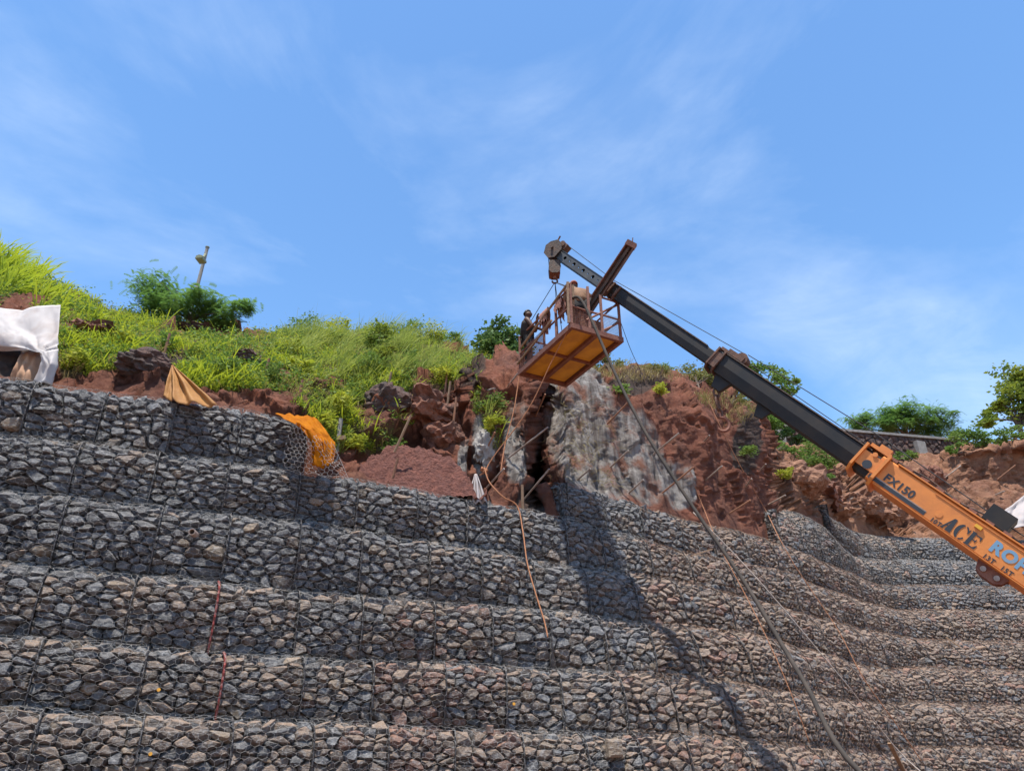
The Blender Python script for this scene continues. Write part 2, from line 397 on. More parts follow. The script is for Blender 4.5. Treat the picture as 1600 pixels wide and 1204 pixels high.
ORD = ['', 'first', 'second', 'third', 'fourth', 'fifth', 'sixth', 'seventh', 'eighth', 'ninth', 'tenth', 'eleventh', 'twelfth', 'thirteenth', 'fourteenth', 'fifteenth', 'sixteenth', 'seventeenth', 'eighteenth', 'nineteenth', 'twentieth', 'twenty first', 'twenty second', 'twenty third', 'twenty fourth', 'twenty fifth', 'twenty sixth', 'twenty seventh', 'twenty eighth', 'twenty ninth', 'thirtieth']
COURSE = {1: 'bottom course', 2: 'second course up', 3: 'third course up', 4: 'fourth course up', 5: 'fifth course up', 6: 'sixth course up', 7: 'seventh course up', 8: 'topmost eighth course'}
SEAMU = {1: [-95, 65, 225, 365, 490, 607, 712, 817, 918, 1000, 1075], 2: [-90, 68, 232, 352, 475, 584, 695, 790, 877, 972, 1050],
 3: [-80, 75, 215, 343, 470, 567, 680, 768, 855, 942, 1015, 1085], 4: [-60, 110, 255, 362, 470, 566, 671, 751, 835, 915, 990, 1061],
 5: [-30, 130, 250, 360, 470, 560, 650, 729, 812, 882, 940, 1010, 1075], 6: [-70, 60, 170, 280, 380, 478]}
def stone_kind(u, k):
    r = random.random()
    red = 0; brown = .2; tan = .02
    if k == 1: red = .75*max(0, 1-abs(u-690)/170); brown = .7; tan = .12 if u < 320 or u > 800 else .04
    if k == 2: red = .6*max(0, 1-abs(u-650)/150); brown = .6; tan = .05
    if k == 3: red = .28*max(0, 1-abs(u-660)/120); brown = .5; tan = .03
    if k == 4: brown = .34
    if u > 1000 and k <= 5: brown = .72; red = max(red, .1); tan = .05
    if 1060 < u < 1400 and k >= 6: brown = .6; red = .12
    if k >= 4 and u < 600: brown = .07
    if r < red: return 'stone_red'
    if r < red+brown: return 'stone_brown'
    if r < red+brown+tan: return 'stone_tan'
    return 'stone_grey'
STONES = 0
def make_basket(k, s0, s1, label, endcap=0):
    global STONES
    S = surf_factory(k); C = CUR[k]
    sm = (s0+s1)/2; um = float(np.interp(sm, C['s'], UG))
    W = s1-s0
    prof = S(np.full(24, sm), np.linspace(0, 1, 24), np.zeros(24)); T = float(np.linalg.norm(np.diff(prof, axis=0), axis=1).sum())
    ctr = S(np.array([sm]), np.array([0.]), np.array([-.2]))[0]
    root = thing('gabion_basket', ctr, label, 'gabion', 'wire baskets of stone in the stepped retaining wall')
    pm = S(np.array([s0, s1]), np.array([.4, .4]), np.array([0., 0.])); pxw = abs(project(pm[0])[0]-project(pm[1])[0])/W*.21
    single = pxw > 9.5
    surfs = [(S, W, T, s0)]
    if endcap:
        i = np.argmin(np.abs(C['s']-(s0 if endcap < 0 else s1)))
        Pe, ne = C['P'][i], C['n'][i]; zb = C['zb'][i]; te = np.array([-ne[1], ne[0]])
        if endcap < 0: te = -te
        tdir = te
        def SE(a, tau, d):
            a = np.asarray(a); tau = np.asarray(tau); d = np.asarray(d)
            o = -a+.02; sgn = 1
            return np.stack([Pe[0]+ne[0]*o+sgn*tdir[0]*d, Pe[1]+ne[1]*o+sgn*tdir[1]*d, zb+tau*(Pe[2]-zb)*1.01], -1)
        surfs.append((SE, 1.0, float(Pe[2]-zb), 0.))
    allv, allf, allm = [], [], []
    net = M['wire_dusty'] if (um > 1000 and k <= 6) else M['wire']
    WV, WF = [], []
    wn = 0
    for (SS, w_, t_, so_) in surfs:
        fs = (1.0 if um < 950 else .88) if single else .88
        for pa in cells(w_, t_, .215*fs, .112*fs, .2):
            pts = stone_points(pa, 1.0 if um < 1000 else 1.2)
            c = pa.mean(0)
            P = SS(so_+pts[:, 0], pts[:, 1]/t_, pts[:, 2]-.03)
            V, Fc = hull(P)
            if len(Fc) < 4: continue
            mk = stone_kind(um+rng.normal(0, 25), k)
            if single:
                meshobj('stone', V, Fc, M[mk], root); STONES += 1
            else:
                b = sum(len(x) for x in allv); allv.append(V); allf += [[i+b for i in f] for f in Fc]; allm += [mk]*len(Fc)
        # hexagonal wire net, sagging a little over the stones
        E = hexmesh(w_, t_, .125, .11)
        dd = .062+.02*np.sin(E[:, 0]*9+k)*np.sin(E[:, 1]*11)
        A = SS(so_+E[:, 0], E[:, 1]/t_, dd); B = SS(so_+E[:, 2], E[:, 3]/t_, dd)
        V, Fq = tubes_np(A, B, .0015 if um < 1100 else .0022); WV.append(V); WF.append(Fq+wn); wn += len(V)
        # packed stones seen through the gaps
        g1, g2 = np.meshgrid(np.linspace(-.03, w_+.03, 7), np.linspace(0, 1, 9)); gp = SS(so_+g1.ravel(), g2.ravel(), np.full(g1.size, -.075))
        q = [[r*7+c_, r*7+c_+1, (r+1)*7+c_+1, (r+1)*7+c_] for r in range(8) for c_ in range(6)]
        meshobj('inner_fill', gp, q, M['fill'], root)
    if not single:
        names = sorted(set(allm)); o = meshobj('stone_packing', np.concatenate(allv), allf, [M[n] for n in names], root)
        o.data.polygons.foreach_set('material_index', [names.index(a) for a in allm]); o['kind'] = 'stuff'
    meshobj('wire_net', np.concatenate(WV), np.concatenate(WF), net, root)['kind'] = 'stuff'
    red = k in (2, 3) and 330 < float(np.interp(s0, C['s'], UG)) < 365
    b = MB(); tt = np.linspace(0, .86, 12)
    for q in range(2):
        pts = S(np.full(12, s0)+.012*np.sin(tt*40+q*3.1), tt, np.full(12, .05)+.012*np.cos(tt*40+q*3.1)); b.tube(pts, .011 if not red else .016, 5)
    b.build('seam_lacing', M['wire_red'] if red else M['wire_dark'], root)
    return root
import os
QUICK = False
counts = {}
for k in range(1, 9):
    C = CUR[k]; ss = []
    def s_of(u): return float(np.interp(u, UG, C['s']))
    runs = []
    if k <= 5:
        l = [s_of(u) for u in SEAMU[k]]; run = l[:]
        while run[-1]+1.3 < s_of(1690): run.append(run[-1]+random.uniform(1.05, 1.3))
        runs = [(run, 0)]
    elif k == 6:
        run2 = [s_of(876)]
        while run2[-1]+1.25 < s_of(1690): run2.append(run2[-1]+random.uniform(1.0, 1.25))
        runs = [([s_of(u) for u in SEAMU[6]], 1), (run2, -1)]
    else:
        run = [s_of(1207 if k == 7 else 1286)]
        while run[-1]+1.25 < s_of(1690): run.append(run[-1]+random.uniform(1.05, 1.25))
        runs = [(run, -1)]
    tot = sum(len(r)-1 for r, _ in runs); idx = 0
    for ri, (run, ec) in enumerate(runs):
        for i in range(len(run)-1):
            um = float(np.interp((run[i]+run[i+1])/2, C['s'], UG))
            where = 'near left' if um < 500 else 'middle' if um < 1050 else 'receding right'
            look = ('dusty red and grey' if (k == 1 and 590 < um < 800) else 'brown dusted' if (um > 1000 and k < 6) else 'dark blue grey' if (um < 560 and k >= 4) else 'mixed grey')
            n = i+1; side = 'from the left'
            if ri == 0 and len(runs) == 2: part = 'left sixth course'
            elif k == 6: part = 'right sixth course'
            else: part = COURSE[k]
            if um > 1050 and k < 7: n = len(run)-1-i; side = 'from the right'
            e = 0
            if ec == 1 and i == len(run)-2: e = 1
            if ec == -1 and i == 0: e = -1
            make_basket(k, run[i], run[i+1], f'{look} stone gabion, {ORD[n]} {side} in the {part}', e)
print('stones', STONES)
#PART2
# ------------------------------------------------------------------ ground in front of the wall
def ground():
    P1 = CUR[1]['P']; vs = []; fs = []; nx = 60; ny = 40
    for j in range(ny+1):
        for i in range(nx+1):
            x = -60+i*2.0; t = (j/ny); y = -40+t*130
            yw = float(np.interp(x, P1[:, 0], P1[:, 1])); zw = float(np.interp(x, P1[:, 0], CUR[1]['zb']))
            z = -.05+max(0, min(1, (y-3)/(yw-4)))*(zw-.0)
            vs.append((x, y, z-.02))
    for j in range(ny):
        for i in range(nx): a = j*(nx+1)+i; fs.append([a, a+1, a+nx+2, a+nx+1])
    o = meshobj('ground', vs, fs, M['rock_tan']); tag(o, kind='structure')
ground()
far = MB().add([(-1500, -1500, -3), (1500, -1500, -3), (1500, 2500, -3), (-1500, 2500, -3)], [(0, 1, 2, 3)]).build('terrain', M['rock_dark']); tag(far, kind='structure')

# ------------------------------------------------------------------ hillside
COLS = {-200: [(560, .7), (540, 1.2), (480, 2), (400, 5), (372, 7)],
 0: [(580, .3), (545, .6), (478, 1.6), (418, 5.5), (410, 6.5)],
 100: [(585, .4), (565, .7), (530, 1.3), (503, 1.8), (460, 4.5), (452, 5.5)],
 200: [(600, .6), (570, .9), (540, 1.9), (507, 4.2), (495, 6)],
 300: [(612, .5), (580, 1), (540, 2.3), (515, 4.5), (504, 6.5)],
 400: [(640, .25), (612, .5), (588, 1.1), (550, 2.6), (526, 5), (519, 6.5)],
 470: [(648, .3), (620, .7), (590, 1.2), (550, 3), (526, 5.5), (520, 6.5)],
 495: [(700, .6), (660, .9), (600, 1.5), (560, 3), (528, 5), (521, 6)],
 560: [(735, .9), (690, 1.35), (650, 1.6), (620, 2.0), (570, 3), (526, 5.2), (520, 6)],
 640: [(750, 1.2), (690, 1.6), (670, 1.8), (640, 2.0), (600, 2.3), (570, 3.3), (530, 5.3), (523, 6)],
 716: [(770, .9), (710, 1.15), (690, 1.25), (640, 1.35), (605, 1.5), (590, 1.8), (560, 4), (545, 5), (538, 5.5)],
 726: [(775, .5), (740, .9), (700, 1.4), (640, 1.8), (590, 2.2), (565, 4), (556, 5)],
 748: [(775, .4), (740, .8), (700, 1.3), (640, 1.6), (590, 2.0), (568, 4), (560, 5)],
 780: [(760, .7), (700, .9), (640, 1.1), (600, 1.4), (572, 3), (564, 4.5)],
 826: [(770, .6), (720, .7), (650, .9), (600, 1.2), (575, 2.8), (560, 4)],
 836: [(775, 2.4), (700, 3.0), (640, 3.1), (600, 3.2), (580, 3.7), (562, 4.5)],
 850: [(775, 2.3), (700, 2.8), (640, 3.0), (600, 3.1), (580, 3.6), (562, 4.5)],
 860: [(770, 1.2), (700, 1.7), (640, 1.9), (600, 2.1), (572, 3.3), (560, 4.3)],
 874: [(770, .8), (700, 1.3), (640, 1.5), (600, 1.7), (575, 2.6), (562, 3.6)],
 880: [(740, .4), (700, .8), (640, 1), (600, 1.2), (575, 1.8), (564, 3)],
 950: [(765, .3), (700, .7), (640, .9), (610, 1.1), (588, 1.4), (575, 2.2), (570, 4)],
 1020: [(780, .2), (700, .6), (640, .8), (615, 1.2), (592, 1.7), (582, 2.3), (577, 4)],
 1100: [(790, .2), (720, .5), (660, .8), (630, 1.2), (607, 2), (594, 3), (590, 4)],
 1160: [(800, .2), (720, .6), (670, 1), (648, 1.4), (630, 2.4), (622, 3.5)],
 1190: [(800, .5), (740, 1), (700, 1.5), (672, 2.5), (650, 4), (642, 5)],
 1215: [(770, .6), (740, 1.5), (718, 2.5), (705, 4), (698, 6)],
 1285: [(770, .9), (740, 1.8), (722, 2.6), (714, 4.5), (710, 6.5)],
 1310: [(775, .6), (745, 1.5), (724, 2.4), (716, 4), (712, 6)],
 1400: [(800, .6), (760, 1.5), (738, 2.5), (724, 3.5), (718, 5)],
 1475: [(800, .6), (750, 1.6), (725, 2.8), (714, 4)],
 1505: [(790, .7), (755, 1.5), (715, 1.5), (706, 1.3), (700, 3.5)],
 1600: [(790, .7), (750, 1.7), (705, 1.5), (694, 1.2), (688, 3.5)],
 1800: [(790, .7), (750, 1.7), (700, 1.5), (690, 1.2), (684, 3.5)]}
def top_course(u): return 8 if u > 1290 else 7 if u > 1209 else 6 if (u < 479 or u > 876) else 5
CU = sorted(COLS); NF = 140
FR = np.linspace(0, 1, NF)
UT = np.concatenate([np.arange(-200, 1800, 3.5)])
def start(u):
    k = top_course(u); uu = min(max(u, -160), 1760); i = np.interp(uu, UG, np.arange(len(UG)))
    Yt = float(np.interp(uu, UG, CUR[k]['P'][:, 1])); sb = float(np.interp(uu, UG, Sb)); zt = float(ztop(k, uu))
    uv = project((CUR[k]['P'][int(i)][0], Yt, zt)); return uv[1]+10, Yt+max(.42, sb*1.05)
prof = {}
for c in CU:
    v0, Y0 = start(c); pts = [(v0, Y0)]+[(a, Y0+b) for a, b in COLS[c] if a < v0-6]
    prof[c] = pts
def column(u):
    i = max(0, min(len(CU)-2, int(np.searchsorted(CU, u, side='right')-1))); a, b = CU[i], CU[i+1]; t = (u-a)/(b-a)
    res = []
    for c in (a, b):
        p = np.array(prof[c]); vv = p[:, 0]; fr = (vv[0]-vv)/(vv[0]-vv[-1])
        res.append((np.interp(FR, fr, vv), np.interp(FR, fr, p[:, 1])))
    return res[0][0]*(1-t)+res[1][0]*t, res[0][1]*(1-t)+res[1][1]*t
nU = len(UT); G = np.zeros((nU, NF, 3)); GV = np.zeros((nU, NF))
for i, u in enumerate(UT):
    V, Y = column(u); GV[i] = V
    r0 = math.cos(PITCH); yy = (602-V)/F
    ry = math.cos(PITCH)-yy*math.sin(PITCH); rz = math.sin(PITCH)+yy*math.cos(PITCH)
    G[i, :, 0] = (u-800)/F*Y/ry; G[i, :, 1] = Y; G[i, :, 2] = EYE+rz*Y/ry
GU = np.repeat(UT[:, None], NF, 1)
def ell(u, v, cu, cv, ru, rv): return np.clip(1.3-((u-cu)/ru)**2-((v-cv)/rv)**2, 0, 1)
def anyell(u, v, L):
    r = np.zeros_like(u, dtype=float)
    for e in L: r = np.maximum(r, ell(u, v, *e))
    return r
BARE = [(140, 520, 52, 16), (30, 480, 75, 16), (225, 585, 50, 20), (140, 595, 70, 12), (410, 632, 75, 22), (385, 570, 42, 12), (300, 516, 55, 6), (270, 565, 30, 12),
        (600, 640, 42, 32), (665, 650, 66, 45), (640, 730, 110, 60), (705, 555, 24, 9), (770, 640, 60, 60), (520, 600, 40, 10), (640, 590, 40, 10), (350, 520, 60, 8), (440, 585, 18, 12)]
low = np.interp(GU, [-200, 0, 60, 100, 200, 300, 400, 480, 500, 560, 600, 650, 720, 760, 800], [560, 470, 500, 590, 585, 605, 612, 650, 700, 690, 640, 605, 592, 575, 560])
grassm = np.clip((low-GV)/10+.5, 0, 1)*(1-anyell(GU, GV, BARE))*(GU < 770)
HANG = [(748, 625, 12, 30), (766, 660, 14, 36), (590, 690, 35, 14), (625, 668, 25, 10)]
grassm = np.maximum(grassm, anyell(GU, GV, HANG)*.8)
pale = anyell(GU, GV, [(910, 665, 55, 110), (960, 710, 80, 80), (808, 690, 22, 75), (1010, 745, 45, 50), (755, 690, 22, 45), (1060, 760, 30, 40), (890, 600, 40, 30), (722, 720, 9, 40)])
tan = np.clip((GU-1195)/20, 0, 1)
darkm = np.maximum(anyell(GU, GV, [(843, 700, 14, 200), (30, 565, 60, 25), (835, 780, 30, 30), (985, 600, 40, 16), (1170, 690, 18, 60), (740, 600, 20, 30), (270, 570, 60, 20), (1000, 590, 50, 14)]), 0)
# relief
def facet(p, scales, zs=.8, wp=.22):
    # broken rock: every cell is its own tilted plane
    r_ = 0.
    for fr_, am_ in scales:
        pw = p*fr_+mnoise.noise_vector(p*fr_*.8)*wp; pw.z *= zs
        c0 = mnoise.voronoi(pw)[1][0]; h0 = math.sin(c0.x*127.1+c0.y*311.7+c0.z*74.7)*43758.5; h0 -= math.floor(h0)
        r_ += am_*((h0-.5)*.8+(pw-c0).dot(Vector((math.sin(h0*91), math.sin(h0*57+1), math.sin(h0*33+2))))*1.0)
    return r_
dU = np.gradient(G, axis=0); dV = np.gradient(G, axis=1); Nn = np.cross(dU, dV); Nn /= np.linalg.norm(Nn, axis=2)[..., None]+1e-9
flip = np.where(Nn[..., 1:2] > 0, -1., 1.); Nn = Nn*flip
amp = (.10+.32*(1-grassm))*np.interp(GU, [0, 460, 500, 850, 900, 1180, 1230, 1480, 1510], [.55, .55, .9, .9, .45, .45, .75, .75, .55]); edge = np.clip(FR*9, .15, 1)[None, :]
off = np.zeros((nU, NF))
for i in range(nU):
    for j in range(NF):
        p = Vector(G[i, j])
        a = mnoise.ridged_multi_fractal(p*.75, 1.0, 2.1, 5, .8, 1.6)*.32-.45
        q = p*1.5; q.z *= .8
        c = mnoise.fractal(p*3.2, .9, 2.2, 5)
        f2 = facet(p, ((.8, 1.0), (1.9, .5), (4.4, .2)), .55 if UT[i] > 730 else .8)
        off[i, j] = f2*1.15+a*.08+c*.2
off -= off.mean()
grooves = np.sin(G[..., 0]*9+np.sin(G[..., 2]*1.3)*2)*.05*pale
G2 = G+Nn*(off*amp*edge*(1-.5*pale)+grooves)[..., None]
back = []
for dy, dz in ((1.5, .1), (5, -.3), (14, -1), (40, -4)):
    b = G2[:, -1, :].copy(); b[:, 1] += dy; b[:, 2] += dz; b[:, 0] *= 1+dy*.01; back.append(b)
front = G2[:, 0, :].copy(); front[:, 2] -= 1.6; front[:, 1] += .1
ALL = np.concatenate([front[:, None, :], G2]+[b[:, None, :] for b in back], axis=1); nr = ALL.shape[1]
idx = np.arange(nU*nr).reshape(nU, nr)
Fq = np.stack([idx[:-1, :-1], idx[1:, :-1], idx[1:, 1:], idx[:-1, 1:]], -1).reshape(-1, 4)
hm = bpy.data.materials.new('hillside_earth'); hm.use_nodes = True
t = hm.node_tree; nd = t.nodes; lk = t.links; bs = nd['Principled BSDF']; bs.inputs['Roughness'].default_value = .95; bs.inputs['Specular IOR Level'].default_value = .2
at_ = nd.new('ShaderNodeAttribute'); at_.attribute_name = 'zone'; sp = nd.new('ShaderNodeSeparateColor'); lk.new(at_.outputs['Color'], sp.inputs[0])
tcn = nd.new('ShaderNodeTexCoord')
def nz(scale, detail=7, rough=.65, vec=None, dist=0):
    n = nd.new('ShaderNodeTexNoise'); n.inputs['Scale'].default_value = scale; n.inputs['Detail'].default_value = detail; n.inputs['Roughness'].default_value = rough; n.inputs['Distortion'].default_value = dist
    lk.new(vec or tcn.outputs['Object'], n.inputs['Vector']); return n.outputs['Fac']
def mixc(fac, a, b):
    m = nd.new('ShaderNodeMix'); m.data_type = 'RGBA'
    if isinstance(fac, float): m.inputs['Factor'].default_value = fac
    else: lk.new(fac, m.inputs['Factor'])
    for n, x in (('A', a), ('B', b)):
        if isinstance(x, tuple): m.inputs[n].default_value = (*x, 1)
        else: lk.new(x, m.inputs[n])
    return m.outputs['Result']
def rng_(s, lo, hi, a=0., b=1.):
    m = nd.new('ShaderNodeMapRange'); lk.new(s, m.inputs[0]); m.inputs[1].default_value = lo; m.inputs[2].default_value = hi; m.inputs[3].default_value = a; m.inputs[4].default_value = b; return m.outputs[0]
def mask(s, n):   # break the zone edge up with noise
    m = nd.new('ShaderNodeMath'); m.operation = 'ADD'; lk.new(s, m.inputs[0]); lk.new(rng_(n, 0, 1, -.55, .55), m.inputs[1]); return rng_(m.outputs[0], .38, .62)
n1, n2, n3 = nz(1.3), nz(5), nz(.6, 9, .7)
red = mixc(rng_(n1, .35, .65), (.265, .10, .062), (.12, .053, .039))
red = mixc(rng_(n2, .5, .75), red, (.32, .145, .09))
mp = nd.new('ShaderNodeMapping'); mp.inputs['Scale'].default_value = (6, 6, .35); lk.new(tcn.outputs['Object'], mp.inputs[0])
st = nz(1.0, 6, .6, mp.outputs[0], .3)
pal = mixc(rng_(st, .4, .62), (.36, .33, .305), (.125, .105, .095)); pal = mixc(rng_(n1, .5, .62), pal, (.26, .125, .085))
tn = mixc(rng_(n1, .35, .6), (.36, .185, .11), (.22, .105, .068)); tn = mixc(rng_(n2, .52, .8), tn, (.40, .24, .16))
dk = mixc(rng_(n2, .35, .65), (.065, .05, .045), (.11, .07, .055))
gr = mixc(rng_(n2, .35, .65), (.09, .085, .03), (.13, .085, .045))
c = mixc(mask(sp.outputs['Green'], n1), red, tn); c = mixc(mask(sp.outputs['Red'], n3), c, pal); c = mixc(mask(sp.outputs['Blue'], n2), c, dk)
c = mixc(at_.outputs['Alpha'], c, gr)
lk.new(c, bs.inputs['Base Color'])
bp_ = nd.new('ShaderNodeBump'); bp_.inputs['Distance'].default_value = .22; lk.new(nz(3.5, 12, .8, None, .4), bp_.inputs['Height']); lk.new(bp_.outputs[0], bs.inputs['Normal'])
hill = meshobj('hillside', ALL.reshape(-1, 3), Fq, hm, None, False, origin=(0, 0, 0)); tag(hill, kind='structure')
za = np.zeros((nU, nr, 4), np.float32)
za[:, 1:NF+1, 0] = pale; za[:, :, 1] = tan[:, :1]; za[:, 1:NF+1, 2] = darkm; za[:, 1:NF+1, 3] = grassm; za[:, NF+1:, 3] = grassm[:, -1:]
ca = hill.data.color_attributes.new('zone', 'FLOAT_COLOR', 'POINT'); ca.data.foreach_set('color', za.ravel())
def T(u, v):
    i = int(np.clip(round((u-UT[0])/3.5), 0, nU-1)); j = int(np.argmin(np.abs(GV[i]-v))); return Vector(G2[i, j])
def Tn(u, v):
    i = int(np.clip(round((u-UT[0])/3.5), 0, nU-1)); j = int(np.argmin(np.abs(GV[i]-v))); return Vector(Nn[i, j])
# earth core behind the baskets
core = MB()
for k in range(1, 9):
    C = CUR[k]; ii = np.arange(0, len(UG), 4)
    if k == 6: sel = [[i for i in ii if UG[i] < 470], [i for i in ii if UG[i] > 884]]
    elif k >= 7: sel = [[i for i in ii if UG[i] > (1222 if k == 7 else 1302)]]
    else: sel = [list(ii)]
    for s_ in sel:
        vs = []
        for i in s_:
            for o, z in ((-.34, C['zb'][i]-.1), (-.34, C['P'][i, 2]-.22), (-2.2, C['P'][i, 2]-.22), (-2.2, C['zb'][i]-.1)):
                vs.append((C['P'][i, 0]+C['n'][i, 0]*o, C['P'][i, 1]+C['n'][i, 1]*o, z))
        m = len(s_); fs = [[a*4+q, a*4+(q+1) % 4, (a+1)*4+(q+1) % 4, (a+1)*4+q] for a in range(m-1) for q in range(4)]
        fs += [[0, 1, 2, 3], [(m-1)*4+q for q in (3, 2, 1, 0)]]
        core.add(vs, fs)
tag(core.build('backfill', M['fill']), kind='structure')

# ------------------------------------------------------------------ rocks and heap
def blob(name, c, rad, m, label, cat, group=None, seed=0, sub=4, rough=.22, freq=1.6, sharp=.35, rotz=0., parent=None, flat=None):
    bm = bmesh.new(); bmesh.ops.create_icosphere(bm, subdivisions=sub, radius=1)
    sd = Vector((seed*7.3, seed*3.1, seed*1.7)); cz, sz_ = math.cos(rotz), math.sin(rotz)
    for v_ in bm.verts:
        p = v_.co.copy(); dd = mnoise.voronoi(p*freq+sd)[0]
        k_ = 1+rough*.4*mnoise.fractal(p*freq*1.6+sd, .8, 2.1, 5)+(sharp*facet(p+sd, ((1.3, .9), (3.2, .4))) if sharp else 0)
        p = Vector((p.x*rad[0], p.y*rad[1], p.z*rad[2]))*k_
        v_.co = Vector((p.x*cz-p.y*sz_, p.x*sz_+p.y*cz, p.z))+Vector(c)
    vs = [v_.co[:] for v_ in bm.verts]; fs = [[q.index for q in f.verts] for f in bm.faces]; bm.free()
    o = meshobj(name, vs, fs, m, parent, False)
    if label: tag(o, label, cat, group)
    return o
RK = [(600, 638, .5, .42, .38, 'rock_dark', 'rounded dark rock with a stake on top above the red soil heap'),
 (672, 640, .62, .5, .42, 'rock_red', 'wide red rock ledge right of the rounded dark rock'),
 (688, 678, .42, .4, .35, 'rock_red', 'overhanging red block just above the soil heap'),
 (135, 521, .62, .4, .2, 'rock_red', 'flat red rock in the grass right of the white sheet'),
 (232, 588, .55, .38, .26, 'rock_dark', 'dark reddish rock behind the wall left of the amber tarp'),
 (385, 571, .36, .3, .16, 'rock_dark', 'low black rock poking out of the grass right of the amber tarp'),
 (270, 568, .34, .3, .2, 'rock_red', 'red earth lump directly behind the tip of the amber tarp'),
 (315, 514, .6, .4, .12, 'rock_dark', 'dark flat rock below the feathery tree'),
 (700, 551, .5, .4, .2, 'rock_dark', 'black rock under the ridge grass left of the leafy bush'),
 (755, 695, .22, .25, .42, 'conc', 'pale upright rock slab left of the cliff pillar'),
 (1262, 700, .7, .6, .4, 'rock_dark', 'dark boulder behind the grass clump on the right bank'),
 (1405, 745, .55, .5, .5, 'rock_tan', 'tan boulder behind the orange boom on the right bank'),
 (1455, 745, .5, .5, .6, 'rock_red', 'reddish block beside the crane boom top'),
 (1240, 755, .9, .6, .55, 'rock_tan', 'big rounded tan rock on the right bank above the dark gabion end'),
 (1310, 790, .9, .6, .5, 'rock_tan', 'tan rock shelf just above the far right gabion courses'),
 (1345, 786, .9, .7, .5, 'rock_tan', 'low tan rock left of the boom just above the top gabions'), (1375, 806, .7, .6, .4, 'rock_tan', 'small tan rock right beside the boom underside'), (1290, 768, .8, .6, .5, 'rock_red', 'reddish rock face below the bright hanging clump'),
 (1490, 705, .5, .5, .35, 'rock_tan', 'pinkish rock at the foot of the right hand hedge')]
for q, (u, v, a, b, cc, mm, lb) in enumerate(RK):
    p = T(u, v); blob('rock_outcrop', p-Vector((0, 0, cc*.2)), (a, b, cc), M[mm], lb, 'rock', 'rocks showing on the slope', seed=q+1, sub=4, rotz=q)
# red soil heap: one mound of loose crumbly earth
hv = []; hf = []; na, nb = 90, 60
hc = at(648, 772, 14.0)
for j in range(nb+1):
    for i in range(na+1):
        x = -1.45+2.9*i/na; y = -.42+1.5*j/nb
        dome = 1.40*max(0., 1-abs((x+.08)/1.32)**2.3)**.85*(1-.18*math.sin(x*1.1+.4))
        h = min(dome, (y+.50)*1.55-.25)
        h = h-.12*max(0, h-dome+.22)**1
        p = Vector((x*2.2, y*2.2, h*2))
        h += .13*mnoise.fractal(p*1.6, .7, 2.2, 6)+.12*(mnoise.voronoi(p*2.4)[0][0]-.3)+.05*(mnoise.voronoi(p*6)[0][0]-.3)
        hv.append((hc.x+x, hc.y+y, hc.z-.1+max(-.45, h)))
for j in range(nb):
    for i in range(na): a = j*(na+1)+i; hf.append([a, a+1, a+na+2, a+na+1])
tag(meshobj('soil_heap', hv, hf, M['soil_red']), 'heap of loose dark red soil behind the gabions in the middle', 'soil heap')

# ------------------------------------------------------------------ vegetation
def sample(n, m):
    w_ = m.ravel()/m.sum(); k_ = rng.choice(m.size, n, p=w_); i = k_//NF; j = k_ % NF
    fi = np.clip(i+rng.uniform(-.5, .5, n), 0, nU-1.01); fj = np.clip(j+rng.uniform(-.5, .5, n), 0, NF-1.01)
    i0, j0 = fi.astype(int), fj.astype(int); a, b = (fi-i0)[:, None], (fj-j0)[:, None]
    return (G2[i0, j0]*(1-a)*(1-b)+G2[i0+1, j0]*a*(1-b)+G2[i0, j0+1]*(1-a)*b+G2[i0+1, j0+1]*a*b), GU[i0, j0], GV[i0, j0]
def blades(name, P, h, wd, m, lean=.45, wind=(.08, 0, 0), label='', cat='grass'):
    n = len(P); az = rng.uniform(0, 2*math.pi, n); le = np.abs(rng.normal(lean, .2, n))
    D = np.stack([np.cos(az)*le, np.sin(az)*le, np.ones(n)], 1)+np.array(wind); D /= np.linalg.norm(D, axis=1)[:, None]
    sd = np.stack([-np.sin(az+rng.normal(0, .6, n)), np.cos(az), np.zeros(n)], 1); sd /= np.linalg.norm(sd, axis=1)[:, None]
    drop = np.stack([np.cos(az)*.6+wind[0]*1.6, np.sin(az)*.6, -np.ones(n)*.55], 1)
    h = h[:, None]; wd = wd[:, None]; lv = []
    for f, ww, dr in ((0, .7, 0), (.4, 1, .03), (.75, .75, .16)):
        c_ = P+D*h*f+drop*h*dr; lv += [c_-sd*wd*ww, c_+sd*wd*ww]
    lv.append(P+D*h*.95+drop*h*.36)
    V = np.stack(lv, 1).reshape(-1, 3); b = np.arange(n)[:, None]*7
    q = np.concatenate([b+np.array([[0, 1, 3]]), b+np.array([[0, 3, 2]]), b+np.array([[2, 3, 5]]), b+np.array([[2, 5, 4]]), b+np.array([[4, 5, 6]])])
    o = meshobj(name, V, q, m, None, False); return tag(o, label, cat, None, 'stuff')
def tufted(P, per, sp):
    P = np.repeat(P, per, axis=0); o = rng.normal(0, sp, P.shape); o[:, 2] *= .2; h = np.repeat(rng.uniform(.45, 1.25, len(P)//per), per); return P+o, h
